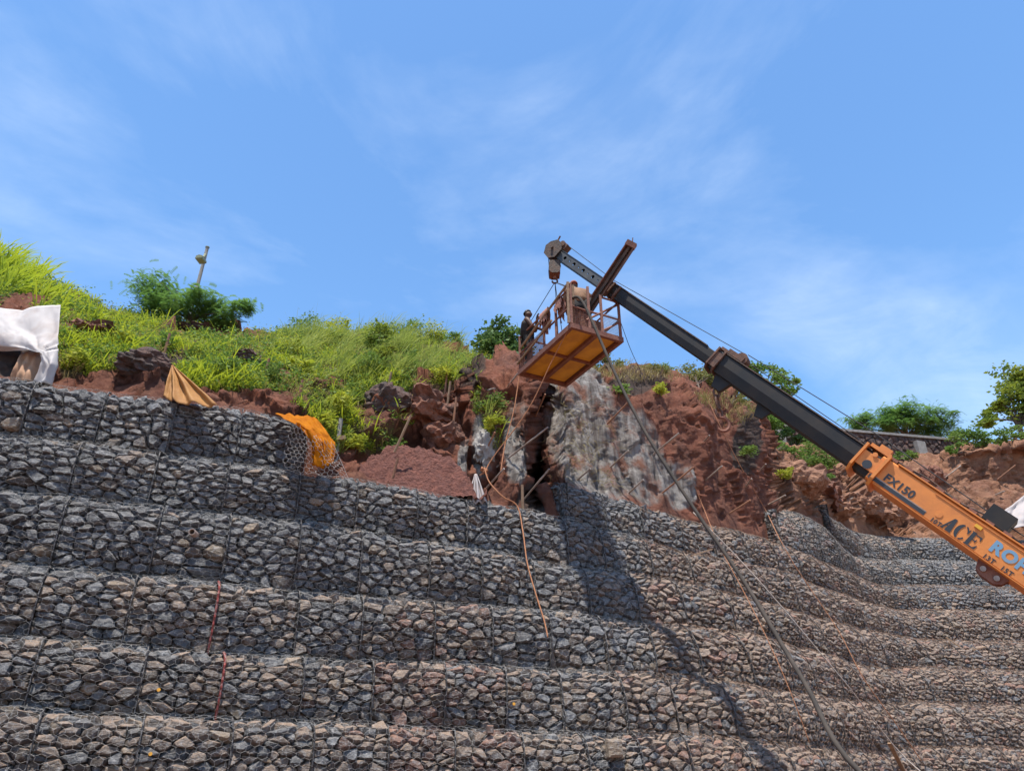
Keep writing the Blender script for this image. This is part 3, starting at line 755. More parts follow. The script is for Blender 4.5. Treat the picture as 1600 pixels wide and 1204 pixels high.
def leaves_geo(P, size, updir=None, aspect=.5, flat=.5):
    n = len(P); d = rng.normal(0, 1, (n, 3)); d[:, 2] = np.abs(d[:, 2])*flat*.4+(-.1 if updir is None else updir); d /= np.linalg.norm(d, axis=1)[:, None]
    r = rng.normal(0, 1, (n, 3)); r[:, 2] *= .5; s_ = np.cross(d, r); s_ /= np.linalg.norm(s_, axis=1)[:, None]+1e-9
    sz = (size*rng.uniform(.6, 1.3, n))[:, None]
    nn = np.cross(d, s_)
    V = np.stack([P, P+d*sz*.5+s_*sz*aspect*.5+nn*sz*.08, P+d*sz, P+d*sz*.5-s_*sz*aspect*.5+nn*sz*.08], 1).reshape(-1, 3)
    b = np.arange(n)[:, None]*4; return V, np.concatenate([b+np.array([[0, 1, 2]]), b+np.array([[0, 2, 3]])])
def leafstuff(name, P, size, m, label, cat, **kw):
    V, f = leaves_geo(P, size, **kw); return tag(meshobj(name, V, f, m), label, cat, None, 'stuff')
def patch(scale, seed, lo=-.1, hi=.25):
    # patchiness of the cover, read at the surface points
    out = np.zeros((nU, NF))
    for i in range(0, nU, 2):
        for j in range(0, NF, 2):
            v_ = mnoise.fractal(Vector(G[i, j])*scale+Vector((seed, 0, 0)), .8, 2, 4); out[i:i+2, j:j+2] = min(1, max(0, (v_-lo)/(hi-lo)))
    return out
pa1, pa2, pa3 = patch(.9, 3., -.05, .2), patch(.8, 31., -.12, .18), patch(1.6, 77., -.1, .12)
ridge = np.clip((FR[None, :]-.62)/.25, 0, 1)*np.ones_like(GU)
gl = grassm
P, u_, v_ = sample(11000, gl*(.03+pa1)*(.25+pa3)); blades('grass', P, rng.gamma(3, .07, len(P)), rng.uniform(.005, .014, len(P)), M['grass'], .7, label='bright green short grass covering the slope above the left gabions')
P, u_, v_ = sample(230, gl*(.02+pa2)*np.clip((GU-380)/160, 0, 1)*(.3+.7*ridge)); P, hh_ = tufted(P, 20, .06); P[:, 2] -= .02
blades('long_grass', P, rng.uniform(.2, .6, len(P))*hh_, rng.uniform(.004, .009, len(P)), M['grass2'], .55, (.2, 0, 0), label='longer pale green grass on the middle of the slope')
tall = np.clip((FR[None, :]-.70)/.2, 0, 1)*((GU > 415) & (GU < 720))*np.clip(1-np.abs(GU-570)/190, .12, 1)
P, u_, v_ = sample(170, tall*(.12+pa2)); P, hh_ = tufted(P, 22, .07)
blades('ridge_grass', P, rng.uniform(.35, .95, len(P))*hh_, rng.uniform(.004, .009, len(P)), M['grass2'], .3, (.35, 0, 0), label='tall wispy grass bending in the wind along the middle ridge')
P, u_, v_ = sample(170, np.clip((FR[None, :]-.6)/.2, 0, 1)*(GU < 150)*np.clip((190-GU)/180, 0, 1)); P, hh_ = tufted(P, 16, .05); u_ = np.repeat(u_, 16)
blades('cane_grass', P, rng.uniform(.4, 1.15, len(P))*hh_*np.clip((200-u_)/200, .4, 1), rng.uniform(.012, .024, len(P)), M['grass'], .35, (.2, 0, 0), label='broad bladed bright tall grass at the top left of the ridge')
P, u_, v_ = sample(50000, gl*(.05+pa3)*(.3+pa2)); P[:, 2] += rng.gamma(2, .06, len(P))
leafstuff('broad_weeds', P, .075, M['leaf_mid'], 'darker broad leaved weeds in clumps across the slope', 'weeds', aspect=.6)
P, u_, v_ = sample(95000, gl*(.1+pa2*.6+pa1*.8)*(.12+pa3)); P[:, 2] += rng.gamma(2, .05, len(P)); P[:, 1] -= rng.uniform(0, .05, len(P))
leafstuff('leafy_weeds', P, .05, M['weed'], 'small leafy yellow green weeds mixed through the slope grass', 'weeds')
P, u_, v_ = sample(5200, gl*(1.02-pa1)*(1.02-pa2)); blades('dead_grass', P, rng.uniform(.1, .35, len(P)), rng.uniform(.004, .009, len(P)), M['dry'], .7, label='dead straw coloured patches in the left slope growth')
dm = anyell(GU, GV, [(1130, 625, 45, 14), (1160, 645, 20, 18), (960, 580, 40, 8), (1020, 590, 60, 8), (740, 560, 30, 10), (1475, 690, 20, 10), (900, 570, 30, 8)])
P, u_, v_ = sample(2600, dm); blades('dry_grass', P, rng.uniform(.12, .4, len(P)), rng.uniform(.004, .008, len(P)), M['dry'], .5, label='dry straw coloured grass along the cliff edge')
dm = anyell(GU, GV, [(910, 690, 55, 60), (880, 640, 20, 50), (870, 740, 30, 25), (940, 745, 40, 20)])
P, u_, v_ = sample(900, dm)
tw = MB()
for p in P:
    p = Vector(p); d1 = Vector((random.uniform(-.35, .45), -.12, random.uniform(-.45, .1))); p += Vector((0, -.05, 0))
    if random.random() < .16: tw.tube([p, p+d1*.5+Vector((0, -.06, .04)), p+d1], [.006, .004, .002], 3, False)
tag(tw.build('hanging_roots', M['dry']), 'tangle of dry roots and twigs hanging down the pale cliff', 'roots', None, 'stuff')

def plant(name, label, cat, base, blobs, nleaf, size, m, group=None, pinnate=False, aspect=.5, clusters=26, stems=10, trunk_r=.05, spread=.22, bark='bark', wisps=0):
    """blobs: (centre, radii) ellipsoids of foliage; stems reach into leaf clumps"""
    root = thing(name, base, label, cat, group); base = Vector(base)
    CC = []; vol = [b[1][0]*b[1][2] for b in blobs]
    for (c_, r_), vv in zip(blobs, vol):
        for q in range(max(4, int(clusters*vv/sum(vol)))):
            d = rng.normal(0, 1, 3); d /= np.linalg.norm(d); f = random.random()**.45
            CC.append((np.array(c_)+d*np.array(r_)*f, min(r_[0], r_[2])*random.uniform(.6, 1.3)*spread*1.6))
    per = nleaf//len(CC); PP = []
    for c_, s_ in CC: PP.append(c_+rng.normal(0, 1, (per, 3))*np.array([s_, s_, s_*.62]))
    P = np.concatenate(PP)
    if pinnate:
        n = len(P); az = rng.uniform(0, 2*math.pi, n); D = np.stack([np.cos(az), np.sin(az), rng.uniform(-.7, .5, n)], 1); D /= np.linalg.norm(D, axis=1)[:, None]
        sd = np.stack([-np.sin(az), np.cos(az), rng.normal(0, .3, n)], 1); V = []; k_ = 7
        for q in range(k_):
            c_ = P+D*size*q/k_*np.array([1, 1, 1])+np.array([0, 0, -1.])*size*(q/k_)**2*.45
            for sg in (-1, 1):
                t_ = c_+sd*sg*size*.23*(1-.35*abs(q/k_-.4))+D*size*.08; w_ = D*size*.055
                V += [c_-w_, c_+w_, t_]
        V = np.stack(V, 1).reshape(-1, 3); f = np.arange(len(V)).reshape(-1, 3)
    else: V, f = leaves_geo(P, size, aspect=aspect)
    meshobj('crown', V, f, m, root)
    b = MB(); top = Vector(np.mean([c_[0] for c_ in blobs], axis=0)); mid = base.lerp(top, .5)
    b.tube([base-Vector((0, 0, .15)), base.lerp(mid, .5)+Vector((.03, 0, 0)), mid], [trunk_r, trunk_r*.85, trunk_r*.65], 7); b.build('trunk', M[bark], root)
    lb = MB()
    for q in range(stems):
        c_ = Vector(CC[(q*len(CC))//stems][0]); m_ = mid.lerp(c_, .5)+Vector((random.uniform(-.1, .1), 0, random.uniform(0, .15)))
        st_ = base.lerp(mid, random.uniform(.4, 1)); lb.tube([st_, m_, c_, c_+(c_-m_)*random.uniform(.15, .5)], [trunk_r*.45, trunk_r*.3, trunk_r*.16, .004], 4, False)
    lb.build('branches', M[bark], root)
    return root
def pb(u, v, ru, rv, Y, ry=None):
    c_ = at(u, v, Y); dep = (c_.y*math.cos(PITCH)+(c_.z-EYE)*math.sin(PITCH)); s_ = dep/F
    return (tuple(c_), (ru*s_, (ry or ru*.8)*s_, rv*s_))
plant('feathery_tree', 'feathery dark green tree on the ridge in front of the lamp post', 'tree', T(295, 508), [pb(252, 452, 34, 34, 17.4), pb(262, 482, 40, 22, 17.2), pb(310, 478, 45, 24, 17.3), pb(345, 486, 38, 22, 17.3), pb(377, 478, 22, 14, 17.4)], 3000, .22, M['leaf_fern'], pinnate=True, clusters=60, stems=24, trunk_r=.05, spread=.24)
plant('bush', 'dark glossy leaved bush on the ridge behind the standing man', 'bush', T(778, 562), [pb(775, 525, 26, 26, 19), pb(765, 540, 24, 24, 18.6), pb(800, 545, 30, 30, 18.8), pb(785, 565, 26, 18, 18.2)], 3000, .13, M['leaf_dark'], aspect=.75, clusters=34, stems=12, trunk_r=.04)
plant('shrub', 'yellow green shrub standing out of the tall ridge grass', 'shrub', T(590, 565), [pb(592, 520, 20, 22, 17.0), pb(588, 540, 24, 16, 16.6), pb(600, 552, 22, 14, 16.2)], 1500, .11, M['leaf_yellow'], clusters=26, stems=10, trunk_r=.025)
plant('shrub', 'thin shrub on the cliff top just right of the work cage', 'shrub', T(955, 580), [pb(945, 562, 16, 12, 19), pb(965, 570, 14, 10, 19)], 700, .09, M['leaf_olive'], clusters=16, stems=9, trunk_r=.02)
plant('bush', 'rounded olive bush on the cliff edge left of the boom collar', 'bush', T(1092, 605), [pb(1080, 586, 24, 22, 21), pb(1105, 592, 24, 22, 21), pb(1070, 600, 18, 14, 21)], 2000, .10, M['leaf_olive'], clusters=30, stems=14, trunk_r=.03)
plant('shrub', 'small shrub at the cliff edge left of the rounded olive bush', 'shrub', T(1040, 590), [pb(1040, 578, 14, 9, 21)], 500, .08, M['leaf_mid'], clusters=12, stems=7, trunk_r=.02)
plant('shrub', 'straw tinged shrub on the cliff corner behind the hanging chain hook', 'shrub', T(1140, 628), [pb(1145, 612, 22, 22, 22), pb(1160, 640, 16, 20, 21.5)], 1200, .10, M['leaf_olive'], clusters=22, stems=12, trunk_r=.02)
plant('tree', 'loose light green tree rising behind the black boom', 'tree', at(1190, 668, 28), [pb(1168, 572, 16, 12, 28), pb(1195, 580, 24, 14, 28), pb(1222, 588, 26, 18, 28), pb(1240, 606, 20, 10, 28), pb(1205, 615, 36, 16, 28), pb(1180, 605, 26, 14, 28)], 2400, .17, M['leaf_mid'], clusters=34, stems=20, trunk_r=.09, spread=.2)
plant('bush', 'green bush on the cliff top left of the slanting hose', 'bush', T(930, 580), [pb(925, 566, 16, 12, 18.6), pb(905, 570, 14, 9, 18.6)], 800, .09, M['leaf_mid'], clusters=18, stems=9, trunk_r=.02)
plant('bush', 'low green bush on the cliff top right of the tag line', 'bush', T(1015, 585), [pb(1010, 577, 18, 8, 19.5), pb(1030, 580, 14, 8, 19.8)], 800, .085, M['leaf_olive'], clusters=18, stems=9, trunk_r=.02)
plant('bush', 'fuller green bush just under the boom collar', 'bush', T(1125, 612), [pb(1122, 596, 22, 18, 22), pb(1140, 602, 18, 16, 22)], 1400, .10, M['leaf_mid'], clusters=24, stems=10, trunk_r=.025)
plant('bush', 'leafy growth spilling down the old stone wall beside the cliff', 'bush', at(1235, 712, 28), [pb(1225, 680, 24, 12, 28.5), pb(1250, 690, 22, 12, 28.5), pb(1300, 700, 20, 9, 28.5)], 2000, .14, M['leaf_dark'], clusters=30, stems=8, trunk_r=.03)
plant('bush', 'dense green bush under the boom beside the cliff corner', 'bush', at(1198, 672, 25.5), [pb(1190, 635, 26, 22, 26), pb(1215, 650, 26, 20, 26), pb(1200, 665, 30, 14, 25.6)], 2400, .15, M['leaf_mid'], clusters=34, stems=10, trunk_r=.05)
plant('bush', 'bright leafy plant in front of the old stone wall beside the cliff', 'bush', T(1208, 712), [pb(1205, 697, 22, 13, 25), pb(1225, 703, 20, 11, 25), pb(1190, 690, 10, 12, 24)], 1300, .13, M['leaf_mid'], clusters=24, stems=8, trunk_r=.03)
plant('bush', 'thick bright clump hanging over the right bank below the boom', 'bush', T(1270, 722), [pb(1268, 705, 26, 18, 25.4), pb(1258, 722, 22, 16, 25), pb(1292, 720, 22, 13, 25), pb(1290, 745, 9, 18, 24.4)], 2600, .14, M['leaf_mid'], clusters=34, stems=8, trunk_r=.03, aspect=.3)
plant('bush', 'green plant on the slope behind the orange boom head', 'bush', at(1435, 722, 32), [pb(1420, 712, 20, 8, 32), pb(1450, 718, 20, 7, 32), pb(1392, 716, 14, 7, 32)], 1100, .13, M['leaf_mid'], clusters=20, stems=6, trunk_r=.03)
plant('tree', 'wide flat crowned light green tree beyond the old stone wall', 'tree', at(1425, 692, 42), [pb(1345, 658, 28, 14, 42), pb(1385, 652, 34, 16, 42), pb(1425, 648, 34, 20, 42), pb(1462, 656, 30, 15, 42), pb(1400, 668, 60, 10, 42), pb(1360, 674, 34, 10, 42), pb(1455, 676, 36, 10, 42)], 6500, .34, M['leaf_fern'], pinnate=True, clusters=90, stems=26, trunk_r=.1, spread=.27)
plant('tree', 'tall broad leaved tree at the right edge of the picture', 'tree', at(1598, 690, 32), [pb(1590, 590, 26, 26, 32), pb(1575, 622, 30, 26, 32), pb(1605, 640, 34, 34, 32), pb(1548, 640, 22, 12, 32), pb(1625, 600, 30, 40, 32), pb(1540, 660, 18, 12, 32)], 4600, .22, M['leaf_yellow'], clusters=54, stems=20, trunk_r=.12, aspect=.55, spread=.18)
plant('hedge', 'green hedge on top of the right hand bank', 'hedge', T(1555, 696), [pb(1510, 683, 22, 15, 30), pb(1545, 684, 30, 11, 30), pb(1590, 682, 34, 11, 30), pb(1630, 680, 30, 12, 30), pb(1490, 700, 12, 8, 29.5)], 4200, .14, M['leaf_mid'], clusters=56, stems=16, trunk_r=.04)
for q, (u, v, r_, lb) in enumerate([(470, 580, 14, 'broad leaved sapling on the slope above the orange tarp'), (612, 700, 22, 'low leafy plant at the left foot of the red rock'), (555, 700, 18, 'leafy plant beside the grey post'), (350, 590, 24, 'leafy clump above the red earth bank right of the amber tarp'), (110, 575, 22, 'bright leafy clump beside the hanging white sheet'), (570, 585, 26, 'dark leafy clump in the middle of the slope'), (525, 640, 22, 'leafy clump left of the rounded dark rock'),
        (478, 520, 24, 'leafy bush on the ridge line right of the feathery tree'), (528, 512, 20, 'small ridge bush left of the yellow green shrub'), (640, 524, 26, 'leafy bush on the ridge just right of the yellow green shrub'), (675, 534, 22, 'ridge bush between the tall grass and the black rock'), (708, 545, 18, 'low bush at the right end of the ridge grass'), (455, 556, 20, 'low leafy clump on the slope right of the dark flat rock'), (630, 572, 24, 'leafy clump below the ridge above the red rock ledge'), (690, 590, 20, 'drooping clump at the edge above the red block'), (250, 545, 18, 'weedy clump on the slope left of the leaning stake'), (190, 545, 20, 'weedy clump right of the flat red rock'), (420, 600, 22, 'clump overhanging the red bank left of the orange tarp'), (505, 668, 20, 'clump drooping behind the orange tarp'),
        (965, 618, 16, 'small green tuft growing on the cliff face below the cage'), (1030, 620, 14, 'small tuft on the cliff ledge left of the hose'), (1168, 712, 14, 'sparse green tuft on the shaded right corner of the cliff'), (1210, 750, 12, 'tiny green tuft on the big tan rock'), (762, 640, 22, 'trailing green plant hanging beside the cliff pillar'), (772, 672, 18, 'lower end of the trailing green growth by the pillar')]):
    p = T(u, v); s_ = (p-Vector((0, 0, EYE))).length/F*r_
    plant('weed_clump', lb, 'plant', p, [((p.x, p.y-.1, p.z+s_*.45), (s_, s_*.8, s_*.6)), ((p.x+s_*.4, p.y-.05, p.z+s_*.75), (s_*.5, s_*.5, s_*.55))], 520 if q else 60, .08 if q else .22, M['leaf_mid' if q % 2 else 'weed'], 'leafy clumps on the slope', clusters=13, stems=6, trunk_r=.012, aspect=.5)

# ------------------------------------------------------------------ old stone wall behind
def old_wall():
    a, b = at(1165, 700, 30.5), at(1520, 715, 35.5); a.z = min(a.z, b.z)-1; L = (b-a).to_2d().length; dx = Vector((b.x-a.x, b.y-a.y, 0)).normalized(); nn = Vector((dx.y, -dx.x, 0))
    za = at(1165, 660, 30.5).z; zb = at(1520, 690, 35.5).z; z0 = min(at(1300, 735, 32).z, za-2)-.6
    root = thing('stone_wall', a, 'old dark rubble stone wall with grey piers behind the right bank', 'wall')
    H = (za+zb)/2-z0; vs, fs = [], []
    for pa in cells(L, H, .36, .26, .1):
        pts = stone_points(pa, .8); ztl = za+(zb-za)*pts[:, 0]/L
        P = [a+dx*p[0]+nn*(p[2]*.6)+Vector((0, 0, z0-a.z+p[1]/H*(zt_-z0))) for p, zt_ in zip(pts, ztl)]
        V, Fc = hull(P); n = len(vs); vs += V; fs += [[i+n for i in f] for f in Fc]
    meshobj('stone_facing', vs, fs, M['rock_dark'], root)['kind'] = 'stuff'
    m = MB(); m.add([a+Vector((0, 0, z0-a.z))-nn*.02, a+dx*L+Vector((0, 0, z0-a.z))-nn*.02, a+dx*L+Vector((0, 0, zb-a.z-.05))-nn*.02, a+Vector((0, 0, za-a.z-.05))-nn*.02], [(0, 1, 2, 3)])
    m2 = MB().extrude([v for v in m.v], -nn*.5); m2.build('wall_core', M['fill'], root)
    for f in (.13, .74):
        c_ = a+dx*L*f; zt_ = za+(zb-za)*f
        MB().obox(Vector((c_.x, c_.y, (z0+zt_)/2-.15))+nn*.02, dx*.55, nn*.5, (0, 0, zt_-z0-.3)).build('pier', M['conc'], root)
    MB().beam(a+Vector((0, 0, za-a.z+.04))-nn*.2, a+dx*L+Vector((0, 0, zb-a.z+.04))-nn*.2, .6, .12).build('coping', M['conc'], root)
old_wall()
# ------------------------------------------------------------------ crane
M['orange'] = mat('orange_crane_paint', (.58, .19, .032), .55, 0, c2=(.36, .115, .028), scale=2.6, lo=.48, hi=.82, bump=.004, bscale=6, detail=10)
M['black_paint'] = mat('black_boom_paint', (.009, .010, .0125), .6, 0, c2=(.026, .02, .016), scale=2.5, spec=.3)
M['slate_paint'] = mat('slate_boom_paint', (.017, .023, .031), .6, 0, c2=(.055, .06, .065), scale=4)
M['rust_dark'] = mat('dark_rust', (.075, .04, .03), .75, .2, c2=(.15, .07, .042), scale=9, bump=.006, bscale=30)
M['rust_red'] = mat('red_rusty_steel', (.15, .052, .035), .75, .1, c2=(.22, .095, .06), scale=7, bump=.006, bscale=25)
M['grease'] = mat('greasy_brown_steel', (.095, .05, .03), .7, .1, c2=(.032, .026, .022), scale=9, bump=.01, bscale=22)
M['yellow'] = mat('dirty_yellow_paint', (.62, .30, .02), .6, 0, c2=(.33, .13, .02), scale=2.2, lo=.42, hi=.8)
M['yellow_tag'] = mat('yellow_marker', (.62, .33, .02), .6)
M['ink'] = mat('black_lettering', (.018, .02, .025), .5)
M['blue_ink'] = mat('blue_lettering', (.13, .26, .38), .7, c2=(.30, .22, .16), scale=9, lo=.55, hi=.8)
M['rope_black'] = mat('steel_rope', (.03, .03, .032), .85)
M['rope_orange'] = mat('orange_rope', (.40, .17, .075), .85, c2=(.28, .12, .06), scale=20)
M['rope_grey'] = mat('grey_rope', (.36, .31, .27), .8, c2=(.27, .22, .19), scale=14)
M['hose'] = mat('grey_rubber_hose', (.038, .033, .029), .85, spec=.2, c2=(.065, .052, .043), scale=4)
M['tyre'] = mat('tyre_rubber', (.02, .02, .02), .8)
B0 = atdep(1600, 893, 10.5); TIP = atdep(872, 397, 17.35)
AX = (TIP-B0).normalized(); SIDE = AX.cross(Vector((0, 0, 1))).normalized()
if SIDE.dot(Vector((0, 0, EYE))-B0) < 0: SIDE = -SIDE
UPV = SIDE.cross(AX); UPV = UPV if UPV.z > 0 else -UPV
def Q(t, y, z): return B0+AX*t+SIDE*y+UPV*z
LEN = (TIP-B0).length
def t_of(u):
    lo, hi = -3., LEN+3
    for _ in range(50):
        m_ = (lo+hi)/2
        if project(B0+AX*m_)[0] > u: lo = m_
        else: hi = m_
    return lo
def on_side(u, v, y):
    o = Vector((0, 0, EYE)); r = ray(u, v); p0 = B0+SIDE*y; k_ = (p0-o).dot(SIDE)/r.dot(SIDE); p = o+r*k_-B0; return p.dot(AX), p.dot(UPV)
foot_t = -6.2
cb = Q(foot_t, 0, 0)
crane = thing('mobile_crane', (cb.x, cb.y, .9), 'orange and black telescopic crane boom reaching up over the gabion wall', 'crane')
def section(name, t0, t1, hw, hh, m, chamf=.0, lowc=0., parent=crane):
    pr = [(-hw, hh-chamf), (-hw+chamf, hh), (hw-chamf, hh), (hw, hh-chamf), (hw, -hh*.1 if lowc else -hh+chamf), (hw-lowc if lowc else hw-chamf, -hh), (-hw+lowc if lowc else -hw+chamf, -hh), (-hw, -hh*.1 if lowc else -hh+chamf)]
    return MB().extrude([Q(t0, a, b) for a, b in pr], AX*(t1-t0)).build(name, m, parent)
t1, t2, t3 = t_of(1368), t_of(1118), t_of(948)
s1 = section('base_section', foot_t, t1, .21, .235, M['orange'], .03)
s2 = section('middle_section', t1-1, t2, .175, .195, M['black_paint'], .02, .05)
s3 = section('inner_section', t2-1, t3, .12, .135, M['black_paint'], .012, .03)
# thin light top flanges and seam ribs
for (a, b, hw, hh, m, p) in ((foot_t, t1-.25, .21, .235, 'orange', s1), (t1+.2, t2-.1, .175, .195, 'grease', s2), (t2+.3, t3-.1, .12, .135, 'grease', s3)):
    MB().obox(Q((a+b)/2, 0, hh+.012), AX*(b-a), SIDE*(hw*2+.035), UPV*.02).build('top_flange', M[m], p)
MB().obox(Q((foot_t+t1)/2, .216, -.226), AX*(t1-foot_t-.3), SIDE*.012, UPV*.012).build('lower_rib', M['orange'], s1)
MB().obox(Q((foot_t+t_of(1450))/2, .216, .185), AX*(t_of(1450)-foot_t), SIDE*.012, UPV*.012).build('upper_rib', M['orange'], s1)
# orange mouth collar
colr = MB()
pr = [(-.27, .27), (.27, .27), (.275, -.18), (.2, -.3), (-.2, -.3), (-.275, -.18)]
colr.extrude([Q(t1-.12, a, b) for a, b in pr], AX*.05); colr.extrude([Q(t1+.28, a*.98, b*.98) for a, b in pr], AX*.04)
colr.obox(Q(t1+.08, .21, .02), AX*.42, SIDE*.04, UPV*.26); colr.obox(Q(t1+.08, -.21, .02), AX*.42, SIDE*.04, UPV*.4)
colr.obox(Q(t1+.1, 0, .29), AX*.36, SIDE*.34, UPV*.06); colr.obox(Q(t1+.06, .1, .34), AX*.2, SIDE*.1, UPV*.1)
colr.build('mouth_collar', M['orange'], s1)
def disc(c_, ax_, r, th, n=20):
    ax_ = Vector(ax_).normalized(); e1 = ax_.cross(Vector((.3, .2, 1))).normalized(); e2 = ax_.cross(e1)
    return MB().extrude([Vector(c_)-ax_*th/2+(e1*math.cos(2*math.pi*k_/n)+e2*math.sin(2*math.pi*k_/n))*r for k_ in range(n)], ax_*th)
disc(Q(t1+.1, .235, .16), SIDE, .04, .03).build('collar_pin', M['orange'], s1)
disc(Q(t1+.1, .232, -.04), SIDE, .075, .01).build('hole_shade_disc', M['ink'], s1)  # flat black disc, coloured as the dark inside of a hole
bt, bz = on_side(1467, 803, .21); disc(Q(bt, .212, bz), SIDE, .055, .012).build('boss', M['orange'], s1)
# clutter of hose clamps and bracketry lying on top of the base section
hb = MB()
for q in range(7):
    o_ = random.uniform(-.1, .15); a = t1-.2-q*.05
    hb.tube([Q(t1-.1-f*2.2, o_+.05*math.sin(f*9+q), .26+.03*q % .07+.03*math.sin(f*14+q*2)) for f in np.linspace(0, 1, 16)], .014, 5)
hb.build('hydraulic_hoses', M['grease'], s1)
for q in range(9):
    a = t1-.15-q*.26; MB().obox(Q(a, .12+.03*(q % 2), .275), AX*.12, SIDE*.12, UPV*.05).build('hose_clamp', M['rust_red'], s1)
# collar of the middle section with top roller
c2 = MB()
for dt, s_ in ((0, 1.), (-.16, .96)):
    pr = [(-.22*s_, .24*s_), (.22*s_, .24*s_), (.225*s_, -.16*s_), (.15*s_, -.245*s_), (-.15*s_, -.245*s_), (-.225*s_, -.16*s_)]; c2.extrude([Q(t2+dt, a, b) for a, b in pr], AX*.035)
c2.obox(Q(t2-.07, .19, .0), AX*.2, SIDE*.03, UPV*.3); c2.obox(Q(t2-.2, 0, .27), AX*.5, SIDE*.2, UPV*.06)
c2.build('middle_collar', M['rust_dark'], s2)
disc(Q(t2-.42, 0, .30), SIDE, .12, .22).build('guide_roller', M['rust_dark'], s2)
MB().obox(Q(t2-.3, .12, .29), AX*.36, SIDE*.02, UPV*.1).build('roller_bracket', M['rust_dark'], s2)
c3 = MB(); pr = [(-.16, .17), (.16, .17), (.165, -.1), (.11, -.18), (-.11, -.18), (-.165, -.1)]
c3.extrude([Q(t3-.05, a, b) for a, b in pr], AX*.05); c3.extrude([Q(t3-.22, a*.97, b*.97) for a, b in pr], AX*.04); c3.extrude([Q(t3-.42, a*.93, b*.93) for a, b in pr], AX*.05)
c3.build('inner_collar', M['rust_dark'], s3)
# tip section: two side plates with real holes, top and bottom plates
def holed_plate(y, holes, t0, t1_, hh, th):
    m = MB(); hs = sorted(holes); edges = [t0]+[(a[0]+b[0])/2 for a, b in zip(hs[:-1], hs[1:])]+[t1_]; n = 16
    for (c_, r), e0, e1 in zip(hs, edges[:-1], edges[1:]):
        ring = []; outer = []
        for k_ in range(n):
            a = 2*math.pi*(k_+.5)/n; dx, dz = math.cos(a), math.sin(a); ring.append((c_+dx*r, dz*r))
            sx = (e1-c_)/dx if dx > 0 else (e0-c_)/dx; sz = hh/abs(dz); s_ = min(sx, sz); outer.append((c_+dx*s_, dz*s_))
        for ex, ez in ((e1, hh), (e0, hh), (e0, -hh), (e1, -hh)):
            k_ = min(range(n), key=lambda q: (outer[q][0]-ex)**2+(outer[q][1]-ez)**2); outer[k_] = (ex, ez)
        for yy in (y-th/2, y+th/2):
            vs = [Q(a, yy, b) for a, b in ring+outer]; fs = [[k_, (k_+1) % n, n+(k_+1) % n, n+k_] for k_ in range(n)]; m.add(vs, fs)
        m.add([Q(a, y-th/2, b) for a, b in ring]+[Q(a, y+th/2, b) for a, b in ring], [[k_, (k_+1) % n, n+(k_+1) % n, n+k_] for k_ in range(n)])
    return m
tt0, tt1 = t3-.5, LEN
hol = []
for q in range(6): hol.append((LEN-.33-q*.335*(1-.0*q), .042))
for q in range(5): hol.append((LEN-.50-q*.335, .02))
for y in (.085, -.085):
    holed_plate(y, hol, tt0, tt1, .105, .012).build('tip_side_plate', M['slate_paint'], crane)
tp = MB(); tp.obox(Q((tt0+tt1)/2, 0, .111), AX*(tt1-tt0), SIDE*.2, UPV*.012); tp.build('tip_top_plate', M['slate_paint'], crane)
MB().obox(Q((tt0+tt1)/2, 0, -.111), AX*(tt1-tt0), SIDE*.2, UPV*.012).build('tip_bottom_plate', M['slate_paint'], crane)
# boom head
hd = MB()
for y in (-.15, -.05, .06, .15):
    pg = [(LEN-.12, -.13), (LEN+.02, -.24), (LEN+.22, -.2), (LEN+.34, -.02), (LEN+.3, .12), (LEN+.16, .26), (LEN-.0, .22), (LEN-.12, .12)]
    hd.extrude([Q(a, y, b) for a, b in pg], SIDE*.014)
hd.build('head_cheek_plates', M['grease'], crane)
for y in (-.1, 0, .105): disc(Q(LEN+.13, y, .02), SIDE, .2, .05).build('head_sheave', M['rust_dark'], crane)
disc(Q(LEN+.02, 0, .24), SIDE, .075, .24).build('rope_roller', M['rust_dark'], crane)
MB().obox(Q(LEN-.02, 0, .22), AX*.2, SIDE*.2, UPV*.16).build('head_housing', M['rust_dark'], crane)
MB().tube([Q(LEN+.2, .1, .24), Q(LEN+.24, .1, .36)], .02, 6).build('limit_switch', M['rust_dark'], crane)
disc(Q(LEN+.13, 0, .02), SIDE, .035, .42).build('sheave_pin', M['grease'], crane)
# writing on the base section
def lettering(txt, u, v, h, m, bold=0., spacing=1., shear=0.):
    cu = bpy.data.curves.new('lettering', 'FONT'); cu.body = txt; cu.size = h/.70; cu.offset = bold; cu.space_character = spacing; cu.shear = shear; cu.extrude = .0015; cu.resolution_u = 4
    o = bpy.data.objects.new('tmp', cu); col.objects.link(o); dg = bpy.context.evaluated_depsgraph_get(); dg.update()
    me = bpy.data.meshes.new_from_object(o.evaluated_get(dg)); bpy.data.objects.remove(o)
    tt, zz = on_side(u, v, .2125); zz = max(zz, -.205)
    vs = [Q(tt-p.co.x, .2125+.002+p.co.z, zz+p.co.y) for p in me.vertices]; fs = [list(f.vertices) for f in me.polygons]
    meshobj('lettering', vs, fs, m, s1)
lettering('FX150', 1379, 748, .125, M['ink'], .006, 1.08)
lettering('ROHI', 1544, 857, .17, M['blue_ink'], .012, 1.1)
for tx, u, v in (('6T', 1352, 750), ('10T', 1447, 817), ('13T', 1527, 876), ('15T', 1553, 897)): lettering(tx, u, v, .07, M['ink'], .002, 1.1)
